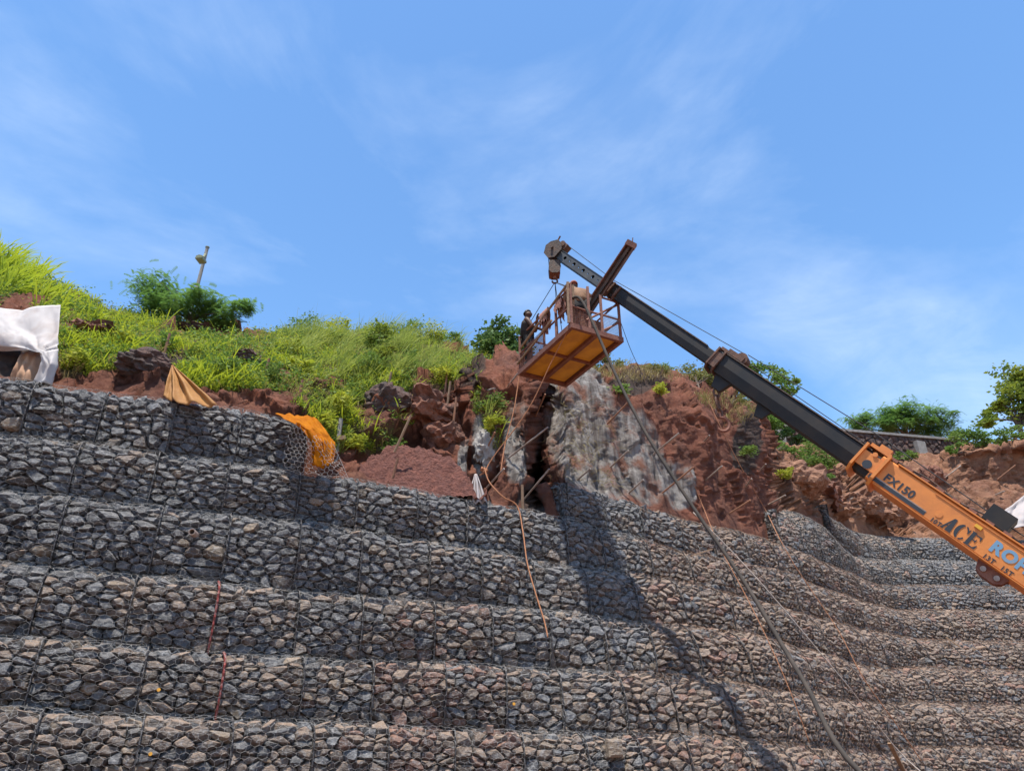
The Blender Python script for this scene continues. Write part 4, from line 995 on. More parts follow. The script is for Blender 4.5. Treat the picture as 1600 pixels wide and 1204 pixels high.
# stencil letters ACE drawn as shapes: slanted strokes with stencil breaks
def shape(polys, u, v, h, m):
    tt, zz = on_side(u, v, .2125); b = MB()
    for pg in polys: b.extrude([Q(tt-x*h*.82, .213, zz+y*h) for x, y in pg], SIDE*.003)
    b.build('lettering', m, s1)
def arc(cx, cy, rx, ry, a0, a1, w0, n=12):
    o = [(cx+rx*math.cos(R(a0+(a1-a0)*k_/n)), cy+ry*math.sin(R(a0+(a1-a0)*k_/n))) for k_ in range(n+1)]
    i = [(cx+(rx-w0)*math.cos(R(a0+(a1-a0)*k_/n)), cy+(ry-.09)*math.sin(R(a0+(a1-a0)*k_/n))) for k_ in range(n+1)]; return o+i[::-1]
shape([[(-.02, 0), (.15, 0), (.5, .94), (.43, 1.0)], [(.33, 0), (.8, 0), (.66, 1.0), (.46, 1.0)], [(-.05, 0), (.2, 0), (.2, .05), (-.05, .05)], [(.2, .3), (.34, .3), (.36, .38), (.23, .38)]], 1469, 822, .225, M['ink'])
shape([arc(1.35, .5, .46, .53, 97, 263, .31), arc(1.42, .5, .42, .53, 28, 84, .12), arc(1.42, .5, .42, .53, -84, -32, .12), [(1.72, .62), (1.84, .62), (1.84, .95), (1.78, .95)]], 1469, 822, .225, M['ink'])
shape([[(1.99, 0), (2.28, 0), (2.28, 1), (1.99, 1)], [(2.3, .92), (2.78, .92), (2.8, .66), (2.74, .66), (2.62, .86), (2.3, .86)], [(2.3, .47), (2.5, .47), (2.52, .38), (2.56, .38), (2.56, .64), (2.52, .64), (2.5, .54), (2.3, .54)], [(2.3, 0), (2.8, 0), (2.84, .3), (2.78, .3), (2.62, .07), (2.3, .07)], [(1.92, 0), (2.0, 0), (2.0, .05), (1.92, .05)], [(1.92, .95), (2.0, .95), (2.0, 1), (1.92, 1)]], 1469, 822, .225, M['ink'])
(ta, za_), (tb, zb_) = on_side(1358, 741, .21), on_side(1444, 803, .21); za_ = (za_+zb_)/2-.012
MB().obox(Q((ta+tb)/2, .2125, za_+.01), AX*(tb-ta), SIDE*.003, UPV*.06).build('stripe', M['ink'], s1)
MB().obox(Q((ta+tb)/2, .2135, za_+.05), AX*(tb-ta), SIDE*.003, UPV*.012).build('stripe_edge', M['conc'], s1)
yt, yz = on_side(1529, 823, .23); MB().obox(Q(yt, .225, yz), AX*.1, SIDE*.03, UPV*.05).build('marker_lamp', M['yellow_tag'], s1)
bt, bz = on_side(1557, 808, .12); MB().obox(Q(bt-.04, .02, .42), AX*.36, SIDE*.3, UPV*.27).build('control_box', M['black_paint'], s1)
# lug plates under the boom
def lug(u, v, wd, m, ht=.2, name='lug_plate'):
    tt, zz = on_side(u, v, .05)
    pg = [(tt-wd, -.21), (tt+wd, -.21), (tt+wd*.75, -.21-ht*.8), (tt+wd*.35, -.21-ht), (tt-wd*.45, -.21-ht), (tt-wd*.8, -.21-ht*.7)]
    for y in (.07, -.09): MB().extrude([Q(a, y, b) for a, b in pg], SIDE*.02).build(name, m, s1)
    for d_ in (-.42, .42): disc(Q(tt+wd*d_, .0, -.21-ht*.55), SIDE, .04, .24).build('lug_pin', M['steel_rod'], s1)
lug(1550, 893, .24, M['rust_red'], .2)
tq, _ = on_side(1190, 640, .05)
MB().extrude([Q(tq+a, -.03, -.19+b) for a, b in ((-.16, 0), (.16, 0), (.05, -.24), (-.1, -.2))], SIDE*.06).build('lug_plate', M['black_paint'], s2)
# auxiliary chain and hook
ck = t_of(1140); cp = Q(ck-.02, 0, -.2)
MB().extrude([Q(ck+a, -.05, -.18+b) for a, b in ((-.22, 0), (.16, 0), (.06, -.26), (-.14, -.26))], SIDE*.1).build('chain_bracket', M['black_paint'], s2)
def ringlink(c_, rx, rz, r, turn):
    b = MB(); pts = []
    for k_ in range(17):
        a = 2*math.pi*k_/16; x = rx*math.cos(a); z = rz*math.sin(a); pts.append(Vector(c_)+Vector((x*math.cos(turn), x*math.sin(turn), z)))
    return b.tube(pts, r, 6, False)
c0 = Q(ck-.02, 0, -.42); c0.z -= .02
for q, (rx, rz, tn_) in enumerate(((.05, .1, .2), (.085, .16, 1.0), (.06, .1, .3))):
    c0 = c0-Vector((0, 0, rz*.85)); ringlink(c0, rx, rz, .022, tn_).build('chain_link', M['rust_dark'], s2); c0 = c0-Vector((0, 0, rz*.75))
pts = [c0+Vector((0, 0, .06))]+[c0+Vector((.13*math.cos(R(a))+.03, 0, -.16+.14*math.sin(R(a)))) for a in range(100, -160, -20)]
MB().tube(pts, [.03]*len(pts), 7).build('hook', M['rust_red'], s2)
# hoist ropes along the top of the boom
MB().tube([Q(LEN+.0, 0, .30), Q(t3, 0, .215), Q(t2-.42, .02, .43)], .008, 5).build('hoist_rope', M['rope_black'], crane)
MB().tube([Q(t2-.45, .05, .44), Q(t1+.4, .05, .50), Q(t_of(1560), .03, .42), Q(foot_t+.4, .03, .55)], .009, 5).build('hoist_rope', M['rope_black'], crane)
MB().tube([Q(t2-.45, -.05, .34), Q(t1+.3, -.05, .29)], .008, 5).build('hoist_rope', M['rope_black'], crane)
# hook block under the head
HK = Vector(at(862, 421, (Q(LEN+.13, 0, 0)).y)); HK.x = Q(LEN+.2, 0, 0).x+.02
hbk = MB()
for y in (-.15, .13):
    pg = [(-.13, .16), (.12, .17), (.16, .0), (.13, -.14), (.06, -.19), (-.07, -.19), (-.14, -.14), (-.15, .02)]
    hbk.extrude([HK+Vector((a*.9, y, b)) for a, b in pg], (0, .02, 0))
blk = hbk.build('hook_block', M['grease'], crane)
MB().box(HK+Vector((0, 0, -.15)), (.24, .27, .05)).build('block_weight', M['rust_red'], blk)
for y in (-.08, .06): disc(HK+Vector((0, y, .0)), (0, 1, 0), .14, .05).build('block_sheave', M['rust_dark'], blk)
for x in (-.12, .1): MB().tube([HK+Vector((x, -.02, .0)), Q(LEN+.13, 0, -.05)+Vector((x, 0, 0))], .01, 5).build('fall_rope', M['rope_black'], crane)
HOOK = HK+Vector((0, 0, -.36))
MB().tube([HK+Vector((0, 0, -.17)), HK+Vector((0, 0, -.27))], .04, 8).build('hook_shank', M['rust_red'], blk)
pts = [HK+Vector((0, 0, -.26))]+[HK+Vector((.06*math.cos(R(a)), 0, -.33+.06*math.sin(R(a)))) for a in range(80, -200, -20)]
MB().tube(pts, .022, 7).build('hook', M['rust_dark'], blk)
# carrier below and to the right of the picture
fd = Vector((-AX.x, -AX.y, 0)).normalized(); sd_ = Vector((-fd.y, fd.x, 0)); gb = Vector((cb.x, cb.y, 0))
def gz(x, y): return .25
MB().obox(Vector((cb.x, cb.y, 1.05))+fd*1.2, fd*5.2, sd_*2.1, (0, 0, .55)).build('chassis', M['orange'], crane)
MB().obox(Vector((cb.x, cb.y, 1.75))+fd*.1, fd*1.2, sd_*.9, (0, 0, 1.0)).build('turret', M['orange'], crane)
MB().obox(Vector((cb.x, cb.y, 1.95))+fd*2.2-sd_*.55, fd*1.5, sd_*.95, (0, 0, 1.3)).build('cab', M['orange'], crane)
for a in (-.7, 3.0):
    for b in (-1.05, 1.05):
        wl = disc(Vector((cb.x, cb.y, .68))+fd*a+sd_*b, sd_, .55, .36, 24).build('wheel', M['tyre'], crane)
        disc(Vector((cb.x, cb.y, .68))+fd*a+sd_*b, sd_, .26, .39, 16).build('hub', M['orange'], wl)

# ------------------------------------------------------------------ work cage hanging from the hook
ZC = EYE+8.0
def flo(u, v):
    r = ray(u, v); return r*(8.0/r.z)+Vector((0, 0, EYE))
cA, cB, cC, cD = flo(812.6, 585.6), flo(883.5, 603), flo(973, 533), flo(891.6, 513.5)
ctr = (cA+cB+cC+cD)/4; ex = (cA-cD+cB-cC).normalized(); ey = (cC-cD+cB-cA); ey = (ey-ex*ey.dot(ex)).normalized(); LX, LY = 2.27, 1.22
def K(a, b, z): return ctr+ex*(a-LX/2)+ey*(b-LY/2)+Vector((0, 0, z))   # a: D->A, b: D->C
cage = thing('work_cage', ctr, 'rusty steel man cage with yellow underside hanging from the crane hook', 'work platform')
fr = MB()
for b in (0, LY): fr.beam(K(-.04, b, .05), K(LX+.04, b, .05), .08, .12)
for a in (0, LX): fr.beam(K(a, .041, .048), K(a, LY-.041, .048), .08, .11)
fr.build('floor_frame', M['rust_red'], cage)
MB().beam(K(.04, LY*.5, .03), K(LX-.04, LY*.5, .03), .09, .09).build('floor_joist', M['rust_red'], cage)
MB().beam(K(LX*.5, .04, .034), K(LX*.5, LY-.04, .034), .045, .07).build('floor_joist', M['rust_red'], cage)
for i in range(2):
    for j in range(2):
        MB().obox(K(LX*(.26+.48*i), LY*(.27+.46*j), .07), ex*LX*.46, ey*LY*.42, (0, 0, .012)).build('floor_panel', M['yellow'], cage)
MB().obox(K(LX/2, LY/2, .1), ex*LX*.98, ey*LY*.96, (0, 0, .02)).build('deck', M['rust_red'], cage)
RH = 1.02
for (a, b, h) in ((0, 0, 1.12), (LX, 0, RH), (LX, LY, RH), (0, LY, RH), (LX*.5, 0, RH), (0, LY*.36, 1.16), (0, LY*.62, 1.05), (LX*.5, LY, RH), (LX*.27, 0, .9)):
    MB().beam(K(a, b, .1), K(a, b, h), .055, .055).build('post', M['rust_red'], cage)
def rail(p, q, r=.022, m='rust_red', nm='rail'): MB().tube([p, p.lerp(q, .5)+Vector((0, 0, random.uniform(-.02, .01))), q], r, 6).build(nm, M[m], cage)
for h in (.55, RH-.02):
    rail(K(0, 0, h), K(LX, 0, h)); rail(K(LX, 0, h), K(LX, LY, h)); rail(K(0, LY, h), K(LX, LY, h)); rail(K(0, LY*.62, h), K(0, LY, h))
rail(K(0, 0, .55), K(0, LY*.62, .55))
rail(K(0, LY*.62, .15), K(0, LY, .5), .025, nm='brace'); rail(K(0, LY*.3, .3), K(0, LY, .95), .025, nm='brace')
rail(K(-.03, -.05, 1.1), K(LX*.95, -.05, .62), .03, 'wood', 'timber_rail'); rail(K(LX*.3, -.07, .55), K(LX*1.02, -.04, .3), .028, 'wood', 'timber_rail')
def netpanel(p, du, dv, nu, nv, r=.003, m='rust_red'):
    b_ = []; e_ = []
    for i in range(nu+1): b_.append(p+du*i/nu); e_.append(p+du*i/nu+dv)
    for j in range(nv+1): b_.append(p+dv*j/nv); e_.append(p+dv*j/nv+du)
    V, f = tubes_np(np.array(b_), np.array(e_), r); o = meshobj('mesh_panel', V, f, M[m], cage); o['kind'] = 'stuff'
netpanel(K(0, LY*.63, .1), ey*LY*.36, Vector((0, 0, .5)), 14, 14, .0035, 'wire')
netpanel(K(LX*.52, 0, .1), ex*LX*.46, Vector((0, 0, .5)), 26, 14, .0055)
netpanel(K(0, LY*.02, .1), ey*LY*.34, Vector((0, 0, .46)), 12, 12, .006)
netpanel(K(LX, 0, .1), ey*LY, Vector((0, 0, .5)), 24, 12, .005)
for (a, b) in ((0.05, 0.03), (LX-.05, 0.03), (LX-.05, LY-.03), (.05, LY-.03)):
    MB().tube([HOOK, K(a, b, RH)], .009, 5).build('sling', M['rope_black'], cage)
MB().tube([HOOK, K(LX*.5, LY*.3, .5)], .007, 5).build('sling', M['rope_black'], cage)
for a, b in ((.02, .12), (-.03, -.04)):
    MB().beam(K(a+.05, b-.02, .12), K(a-.02, b-.05, 1.08), .05, .045).build('timber_post', M['wood'], cage)

# drilling rig in the cage
M['dusty'] = mat('dusty_pink_steel', (.30, .155, .105), .85, 0, c2=(.17, .085, .06), scale=6, bump=.01, bscale=20)
mB, mT = at(920, 482, K(.2, LY*.55, 0).y), at(988, 379, K(.2, LY*.55, 0).y-.5)
rig = thing('drill_rig', K(.35, LY*.55, .11), 'rusty channel drill mast slanting up out of the work cage', 'drill')
d = (mT-mB).normalized(); sx = d.cross(Vector((0, 1, 0))).normalized(); fy = d.cross(sx)
if fy.y > 0: fy = -fy
low_ = mB-d*.75
m = MB(); m.obox((low_+mT)/2-fy*.05, mT-low_, sx*.19, fy*.02); mast = m.build('mast_web', M['rust_dark'], rig)
for s_ in (-1, 1): MB().obox((low_+mT)/2+sx*.095*s_, mT-low_, sx*.02, fy*.13).build('mast_flange', M['rust_dark' if s_ < 0 else 'rust_red'], rig)  # two rust tones put the mast's lit and shaded sides into the colour
MB().obox((low_+mT)/2+fy*.0, (mT-low_)*.99, sx*.055, fy*.05).build('feed_chain', M['grease'], rig)
MB().obox(mT-d*.06, d*.12, sx*.23, fy*.14).build('mast_cap', M['dusty'], rig); MB().tube([mT, mT+Vector((.02, 0, .13))], .012, 5).build('mast_pin', M['rust_dark'], rig)
MB().obox(low_.lerp(mB, .45), d*.45, sx*.3, fy*.3).build('drill_head', M['dusty'], rig)
MB().obox(K(.42, LY*.5, .3), ex*.5, ey*.5, (0, 0, .38)).build('rig_base', M['dusty'], rig)
MB().tube([K(.45, LY*.5, .2), low_.lerp(mB, .3)], .05, 8).build('strut', M['dusty'], rig)
def drape(name, label, cat, A, B, dropf, dropb, th, m, seed=0, n=14):
    """a cloth folded over a rail between A and B"""
    A, B = Vector(A), Vector(B); sdv = Vector((0, 0, 1)).cross(B-A).normalized(); vs = []; k_ = 16
    for i in range(n+1):
        p = A.lerp(B, i/n)
        for j in range(k_+1):
            f = j/k_; a = f*2-1
            dr = dropf*(1+.25*math.sin(i*.9+seed)) if a < 0 else dropb*(1+.2*math.sin(i*1.3+seed))
            q = min(1, abs(a)*3); wv = .035*math.sin(i*1.6+seed)*abs(a)+.02*math.sin(i*3.1+j)
            vs.append(p+sdv*(math.copysign(th*math.sin(q*math.pi/2), a)+wv)+Vector((0, 0, .03*math.cos(q*math.pi/2)-dr*max(0, abs(a)-.15))))
    fs = [[i*(k_+1)+j, (i+1)*(k_+1)+j, (i+1)*(k_+1)+j+1, i*(k_+1)+j+1] for i in range(n) for j in range(k_)]
    return tag(meshobj(name, vs, fs, m, None, True), label, cat)
M['dusty_cloth'] = mat('dusty_pink_cloth', (.34, .165, .12), .9, 0, c2=(.25, .11, .08), scale=5)
drape('cloth', 'dusty pink cloth hung over the long rail of the cage', 'cloth', K(LX*.40, 0, RH), K(LX*.56, 0, RH), .55, .35, .04, M['dusty_cloth'], 2)
drape('jacket', 'pale dusty jacket hung on the cage rail near the crouching worker', 'jacket', K(LX*.14, .0, RH-.1), K(LX*.24, 0, RH-.08), .5, .3, .05, M['dusty_cloth'], 4)

# ------------------------------------------------------------------ people
M['skin'] = mat('brown_skin', (.085, .042, .027), .6, spec=.3)
M['vest'] = mat('dark_brown_vest', (.018, .012, .01), .9, c2=(.03, .018, .014), scale=8)
M['shirt'] = mat('tan_dusty_shirt', (.26, .145, .08), .9, c2=(.17, .09, .052), scale=6)
M['trouser'] = mat('dark_trousers', (.012, .011, .012), .9, c2=(.022, .018, .016), scale=8)
M['hair'] = mat('black_hair', (.012, .01, .01), .6, bump=.01, bscale=60)
M['capred'] = mat('faded_red_head_cloth', (.28, .085, .06), .9, c2=(.18, .06, .045), scale=10)
M['eye'] = mat('dark_eye', (.01, .01, .01), .3)
M['boot'] = mat('dusty_shoe', (.09, .06, .045), .8)
def skinmesh(name, verts, edges, radii, rootv, m, parent, sub=2):
    me = bpy.data.meshes.new(name); me.from_pydata([tuple(v) for v in verts], edges, []); o = bpy.data.objects.new(name, me); col.objects.link(o)
    md = o.modifiers.new('skin', 'SKIN'); md.use_smooth_shade = True
    for i, r in enumerate(radii): sv = me.skin_vertices[0].data[i]; sv.radius = (r, r) if not isinstance(r, tuple) else r; sv.use_root = (i == rootv)
    s_ = o.modifiers.new('sub', 'SUBSURF'); s_.levels = sub; s_.render_levels = sub
    dg = bpy.context.evaluated_depsgraph_get(); dg.update(); me2 = bpy.data.meshes.new_from_object(o.evaluated_get(dg))
    vs = [v.co[:] for v in me2.vertices]; fs = [list(f.vertices) for f in me2.polygons]; bpy.data.objects.remove(o)
    return meshobj(name, vs, fs, m, parent, True)
def person(label, J, top, hair, top_m, leg_m, face, sleeves='long', cap=False):
    """J: joints in world space"""
    V = {k_: Vector(v) for k_, v in J.items()}
    root = thing('person', (V['fl']+V['fr'])/2, label, 'person', 'workers in the hanging cage')
    face = Vector(face).normalized()
    names, rad = [], []; E_ = []
    def nv(p, r): names.append(Vector(p)); rad.append(r); return len(names)-1
    pel = nv(V['pelvis'], .125); wa = nv(V['pelvis'].lerp(V['chest'], .5), .12); ch = nv(V['chest'], .14); nk = nv(V['neck'], .062)
    E_ += [(pel, wa), (wa, ch), (ch, nk)]
    hd_ = V['head']; upn = (hd_-V['neck']).normalized()
    j1 = nv(V['neck'].lerp(hd_, .45), .06); h1 = nv(hd_+face*.015, (.078, .088)); h2 = nv(hd_+upn*.075, (.074, .085)); E_ += [(nk, j1), (j1, h1), (h1, h2)]
    ns = nv(hd_+face*.105-upn*.005, .013); E_.append((h1, ns)); chn = nv(hd_+face*.07-upn*.085, .03); E_.append((j1, chn))
    lat = upn.cross(face).normalized()
    for s_ in (-1, 1): er = nv(hd_+lat*.085*s_-upn*.0, .014); E_.append((h1, er))
    for s_ in ('l', 'r'):
        sh = nv(V['s'+s_], .068); el = nv(V['e'+s_], .046); fa = nv(V['e'+s_].lerp(V['w'+s_], .4), .044); wr = nv(V['w'+s_], .03); E_ += [(ch, sh), (sh, el), (el, fa), (fa, wr)]
        dr = (V['w'+s_]-V['e'+s_]).normalized(); pm_ = nv(V['w'+s_]+dr*.075, (.038, .02)); E_.append((wr, pm_))
        ac = dr.cross(face); ac = ac.normalized() if ac.length > .1 else Vector((0, 1, 0)); cu_ = ac.cross(dr)
        for q, (of, ln) in enumerate(((-.03, .07), (-.01, .085), (.01, .08), (.03, .062))):
            a = nv(V['w'+s_]+dr*(.09+ln*.5)+ac*of+cu_*.008, .0095); b = nv(V['w'+s_]+dr*(.085+ln*.8)+ac*of*1.05+cu_*.035, .0085); E_ += [(pm_, a), (a, b)]
        a = nv(V['w'+s_]+dr*.055+ac*.05+cu_*.01, .011); b = nv(V['w'+s_]+dr*.09+ac*.06+cu_*.03, .009); E_ += [(wr, a), (a, b)]
        hp = nv(V['h'+s_], .095); kn = nv(V['k'+s_], .062); cf = nv(V['k'+s_].lerp(V['f'+s_], .3), .058); an_ = nv(V['f'+s_]+Vector((0, 0, .08)), .04); E_ += [(pel, hp), (hp, kn), (kn, cf), (cf, an_)]
        fh = Vector((face.x, face.y, 0)).normalized(); ft = nv(V['f'+s_]+fh*.15+Vector((0, 0, .035)), .035); E_.append((an_, ft))
    skinmesh('body', names, E_, rad, 0, M['skin'], root, 2)
    # shirt or vest
    vs = [V['pelvis']+Vector((0, 0, -.04)), V['pelvis'].lerp(V['chest'], .5), V['chest'], V['chest'].lerp(V['neck'], .75)]; rr = [.185, .18, .2, .1]; ed = [(0, 1), (1, 2), (2, 3)]
    for s_ in ('l', 'r'):
        b = len(vs); vs += [V['s'+s_], V['s'+s_].lerp(V['e'+s_], .55 if sleeves == 'none' else 1.)] if sleeves != 'none' else [V['s'+s_]]; rr += ([.105, .075] if sleeves != 'none' else [.115]); ed += [(2, b)]+([(b, b+1)] if sleeves != 'none' else [])
        if sleeves == 'long': vs.append(V['e'+s_].lerp(V['w'+s_], .9)); rr.append(.056); ed.append((b+1, b+2))
    skinmesh(top, vs, ed, rr, 0, top_m, root, 2)
    vs = [V['pelvis']]; rr = [.15]; ed = []
    for s_ in ('l', 'r'):
        b = len(vs); vs += [V['h'+s_], V['k'+s_], V['f'+s_]+Vector((0, 0, .12))]; rr += [.115, .085, .065]; ed += [(0, b), (b, b+1), (b+1, b+2)]
    skinmesh('trousers', vs, ed, rr, 0, leg_m, root, 2)
    # hair / head cloth
    bm = bmesh.new(); bmesh.ops.create_icosphere(bm, subdivisions=3, radius=1); vv = []; ff = []
    for v in bm.verts:
        p = v.co; k_ = 1+.10*mnoise.fractal(p*3, .8, 2, 3)
        q = hd_+upn*.042-face*.022+(lat*p.x*.09+face*p.y*.095+upn*p.z*.098)*k_
        if p.y > .35 and p.z < .5: q -= face*.05*(p.y)
        if p.z < -.3: q += upn*.05
        vv.append(q)
    ff = [[x.index for x in f.verts] for f in bm.faces]; bm.free()
    meshobj('head_cloth' if cap else 'hair', vv, ff, hair, root, True)
    for s_ in (-1, 1): blob('eye', hd_+face*.088+lat*.032*s_+upn*.02, (.012, .012, .009), M['eye'], None, None, sub=1, rough=0, sharp=0, parent=root)
    for s_ in ('l', 'r'):
        fh = Vector((face.x, face.y, 0)).normalized(); MB().obox(V['f'+s_]+fh*.07+Vector((0, 0, .035)), fh*.26, Vector((-fh.y, fh.x, 0))*.095, (0, 0, .07)).build('shoe', M['boot'], root)
    return root
zf = ZC+.11
hp = at(822, 493, 14.75); b0 = Vector((hp.x+.03, 14.72, zf)); top_ = hp.z-zf
HS = top_/1.6
def jp(dx, dy, z): return b0+Vector((dx, dy, z*HS))
person('man in a dark sleeveless vest standing at the left end of the cage', dict(fl=jp(.02, .13, 0), fr=jp(-.02, -.14, 0), kl=jp(.05, .12, .47), kr=jp(.03, -.13, .47), hl=jp(0, .1, .86), hr=jp(0, -.1, .86), pelvis=jp(0, 0, .93), chest=jp(-.03, 0, 1.24), neck=jp(-.02, 0, 1.46), head=jp(.01, 0, 1.6),
    sl=jp(0, .19, 1.36), sr=jp(-.02, -.19, 1.36), el=jp(.2, .2, 1.22), er=jp(.1, -.26, 1.08), wl=jp(.23, .06, 1.5), wr=jp(.32, -.22, 1.0)), 'vest', M['hair'], M['vest'], M['trouser'], (1, -.35, 0), 'none')
hp = at(897, 452, 13.35); b0 = Vector((K(.28, LY*.36, 0).x, K(.28, LY*.36, 0).y, zf)); hx = hp.x-b0.x; HS = (hp.z-zf)/1.40
person('worker in a tan shirt and red head cloth bending beside the drill mast', dict(fl=jp(-.13, .05, 0), fr=jp(.15, .0, 0), kl=jp(-.14, .12, .45), kr=jp(.15, .1, .45), hl=jp(-.1, -.04, .82), hr=jp(.1, -.04, .82), pelvis=jp(0, -.06, .86), chest=jp(hx*.6, .0, 1.14), neck=jp(hx*.9, .05, 1.36), head=jp(hx, .09, 1.5),
    sl=jp(-.2+hx*.7, .03, 1.26), sr=jp(.2+hx*.7, .03, 1.24), el=jp(-.33, .12, 1.05), er=jp(.3, .2, 1.02), wl=jp(-.28, .36, 1.0), wr=jp(.16, .4, .95)), 'shirt', M['capred'], M['shirt'], M['trouser'], (-.15, 1, -.35), 'long', True)

# ------------------------------------------------------------------ ropes and hoses
def cord(name, label, cat, pts, r, m, n=6, sub=6, parent=None):
    P = [Vector(p) for p in pts]; out = []
    for i in range(len(P)-1):
        p0, p1, p2, p3 = P[max(i-1, 0)], P[i], P[i+1], P[min(i+2, len(P)-1)]
        for k_ in range(sub):
            t_ = k_/sub; out.append(.5*((2*p1)+(p2-p0)*t_+(2*p0-5*p1+4*p2-p3)*t_*t_+(3*p1-p0-3*p2+p3)*t_**3))
    out.append(P[-1]); o = MB().tube(out, r, n).build(name, m, parent, True)
    return tag(o, label, cat)
def wallpt(u, v, off=.12):
    # first hit of the pixel ray with the wall courses (approximate): interpolate depth between the course lines
    ks = [k_ for k_ in range(1, top_course(u)+1)]; vv = []; yy = []
    for k_ in ks:
        p = CUR[k_]['P']; q = np.array([np.interp(u, UG, p[:, i]) for i in range(3)]); vv.append(project(q)[1]); yy.append(q[1])
    o = np.argsort(vv); Y = float(np.interp(v, np.array(vv)[o], np.array(yy)[o])); return at(u, v, Y-off)
cord('air_hose', 'thick grey hose running from the cage down across the wall to the ground', 'hose', [K(.35, LY*.4, .75), at(893, 470, 12.95), at(903, 464, 12.75), at(914, 478, 12.6), at(931, 515, 12.4), at(962, 585, 12.0), at(1010, 678, 11.4), at(1085, 795, 10.8), at(1165, 912, 10.2), at(1255, 1062, 9.2), at(1350, 1212, 8.2), (4.6, 7.2, .45)], .029, M['hose'], 8)
cord('rope', 'pale grey rope slanting down the right part of the wall beside the hose', 'rope', [wallpt(1083, 800, .3), wallpt(1150, 868, .4), wallpt(1215, 940, .5), wallpt(1320, 1065, .8), wallpt(1440, 1206, 1.6), (6.9, 9.6, .55)], .013, M['rope_grey'], 5)
cord('rope', 'orange rope from the left cage corner down to the knot beside the pillar', 'rope', [K(LX, 0, .1), at(803, 640, 14.7), at(790, 690, 14.6), at(782, 738, 14.4)], .012, M['rope_orange'], 5)
cord('rope', 'tan rope running from under the cage down left to the knot', 'rope', [K(LX*.05, 0, .05), at(862, 565, 13.6), at(825, 640, 14.0), at(770, 715, 14.3), at(758, 738, 14.2)], .011, M['rope_orange'], 5)
cord('rope', 'orange rope hanging from the knot down over the gabions in the middle', 'rope', [at(757, 730, 14.1), at(764, 752, 14.0), at(785, 775, 13.9), wallpt(808, 790, .05), wallpt(817, 830), wallpt(824, 880), wallpt(838, 930), wallpt(850, 968), wallpt(856, 995)], .014, M['rope_orange'], 5)
kn = MB()
for q in range(5): kn.tube([at(757, 735, 14.15)+Vector((random.uniform(-.09, .09), random.uniform(-.05, .05), random.uniform(-.12, .1))) for _ in range(5)], .017, 5)
tag(kn.build('rope_knot', M['rope_orange']), 'tangled knot of orange rope beside the white sack', 'rope')
def cliffpt(u, v, off=.15): p = T(u, v); return at(u, v, p.y-off)
cord('rope', 'long orange rope down the right side of the cliff and over the gabions', 'rope', [cliffpt(1105, 622), cliffpt(1125, 665), cliffpt(1150, 715), cliffpt(1175, 760), cliffpt(1198, 800, .3), wallpt(1215, 835, .3), wallpt(1240, 880), wallpt(1270, 925), wallpt(1310, 985), wallpt(1350, 1060), wallpt(1400, 1130), wallpt(1450, 1203)], .010, M['rope_orange'], 5)
cord('rope', 'short orange rope hanging from the rod right of the hose', 'rope', [cliffpt(1078, 735), cliffpt(1088, 765), cliffpt(1100, 795, .3), wallpt(1112, 825), wallpt(1122, 850), wallpt(1160, 920, .15), wallpt(1200, 1000, .15), wallpt(1235, 1080, .15), wallpt(1265, 1160, .15)], .008, M['rope_orange'], 5)
cord('tag_line', 'thin black line from the cage corner down to the cliff top', 'rope', [K(0, LY, .6), at(985, 545, 14.5), T(1002, 583)], .007, M['rope_black'], 5)

# ------------------------------------------------------------------ rods and stakes
def zl(L, s_, ox, oy): return [(ox+a/s_, oy+b/s_, ox+c_/s_, oy+d_/s_) for a, b, c_, d_ in L]
rods = zl([(285, 185, 340, 128), (200, 235, 225, 205), (145, 525, 225, 415), (395, 305, 467, 232), (285, 535, 480, 392), (185, 695, 270, 590), (375, 720, 487, 592), (440, 625, 508, 550), (765, 380, 870, 268), (620, 645, 685, 590), (785, 580, 868, 503), (870, 705, 940, 643), (1020, 712, 1180, 583), (985, 520, 1110, 420), (1205, 475, 1257, 430), (1240, 650, 1318, 577), (1405, 685, 1460, 638), (1355, 803, 1453, 742), (1500, 600, 1528, 568)], 3.077, 700, 540)
rods2 = zl([(50, 750, 143, 702), (225, 640, 262, 610), (445, 655, 470, 625), (290, 745, 322, 725), (505, 760, 600, 700), (860, 645, 968, 563), (1125, 635, 1225, 560), (1120, 715, 1172, 683), (590, 855, 650, 822), (700, 862, 745, 835), (400, 755, 460, 715)], 3.01, 1180, 540)
for L, wh in ((sorted(rods, key=lambda r: r[2]), 'cliff'), (sorted(rods2, key=lambda r: r[2]), 'right bank')):
    for q, (a, b, c_, d_) in enumerate(L):
        p = T(a, b); ln = math.hypot(a-c_, b-d_); e = at(c_, d_, p.y-.12-ln*.009); s_ = p-(e-p).normalized()*.5
        rs = q % 3 == 1
        tag(MB().tube([s_, e], .021 if wh == 'cliff' else .027, 7).build('soil_nail', M['rust_rod' if rs else 'steel_rod']), f"{'rusty' if rs else 'grey'} steel rod jutting from the {wh}, {ORD[q+1]} rod tip from the left", 'rod', 'soil nail rods set into the cut slope')
stk = zl([(225, 590, 258, 470), (728, 545, 748, 428), (805, 785, 857, 668), (750, 1040, 785, 905), (1085, 730, 1108, 568), (40, 440, 75, 355), (1060, 555, 1075, 480), (40, 320, 65, 270), (1030, 490, 1058, 430)], 3.54, 400, 460)+zl([(410, 325, 413, 272), (368, 385, 374, 342), (850, 580, 885, 468), (1370, 710, 1402, 600)], 3.333, 0, 380)
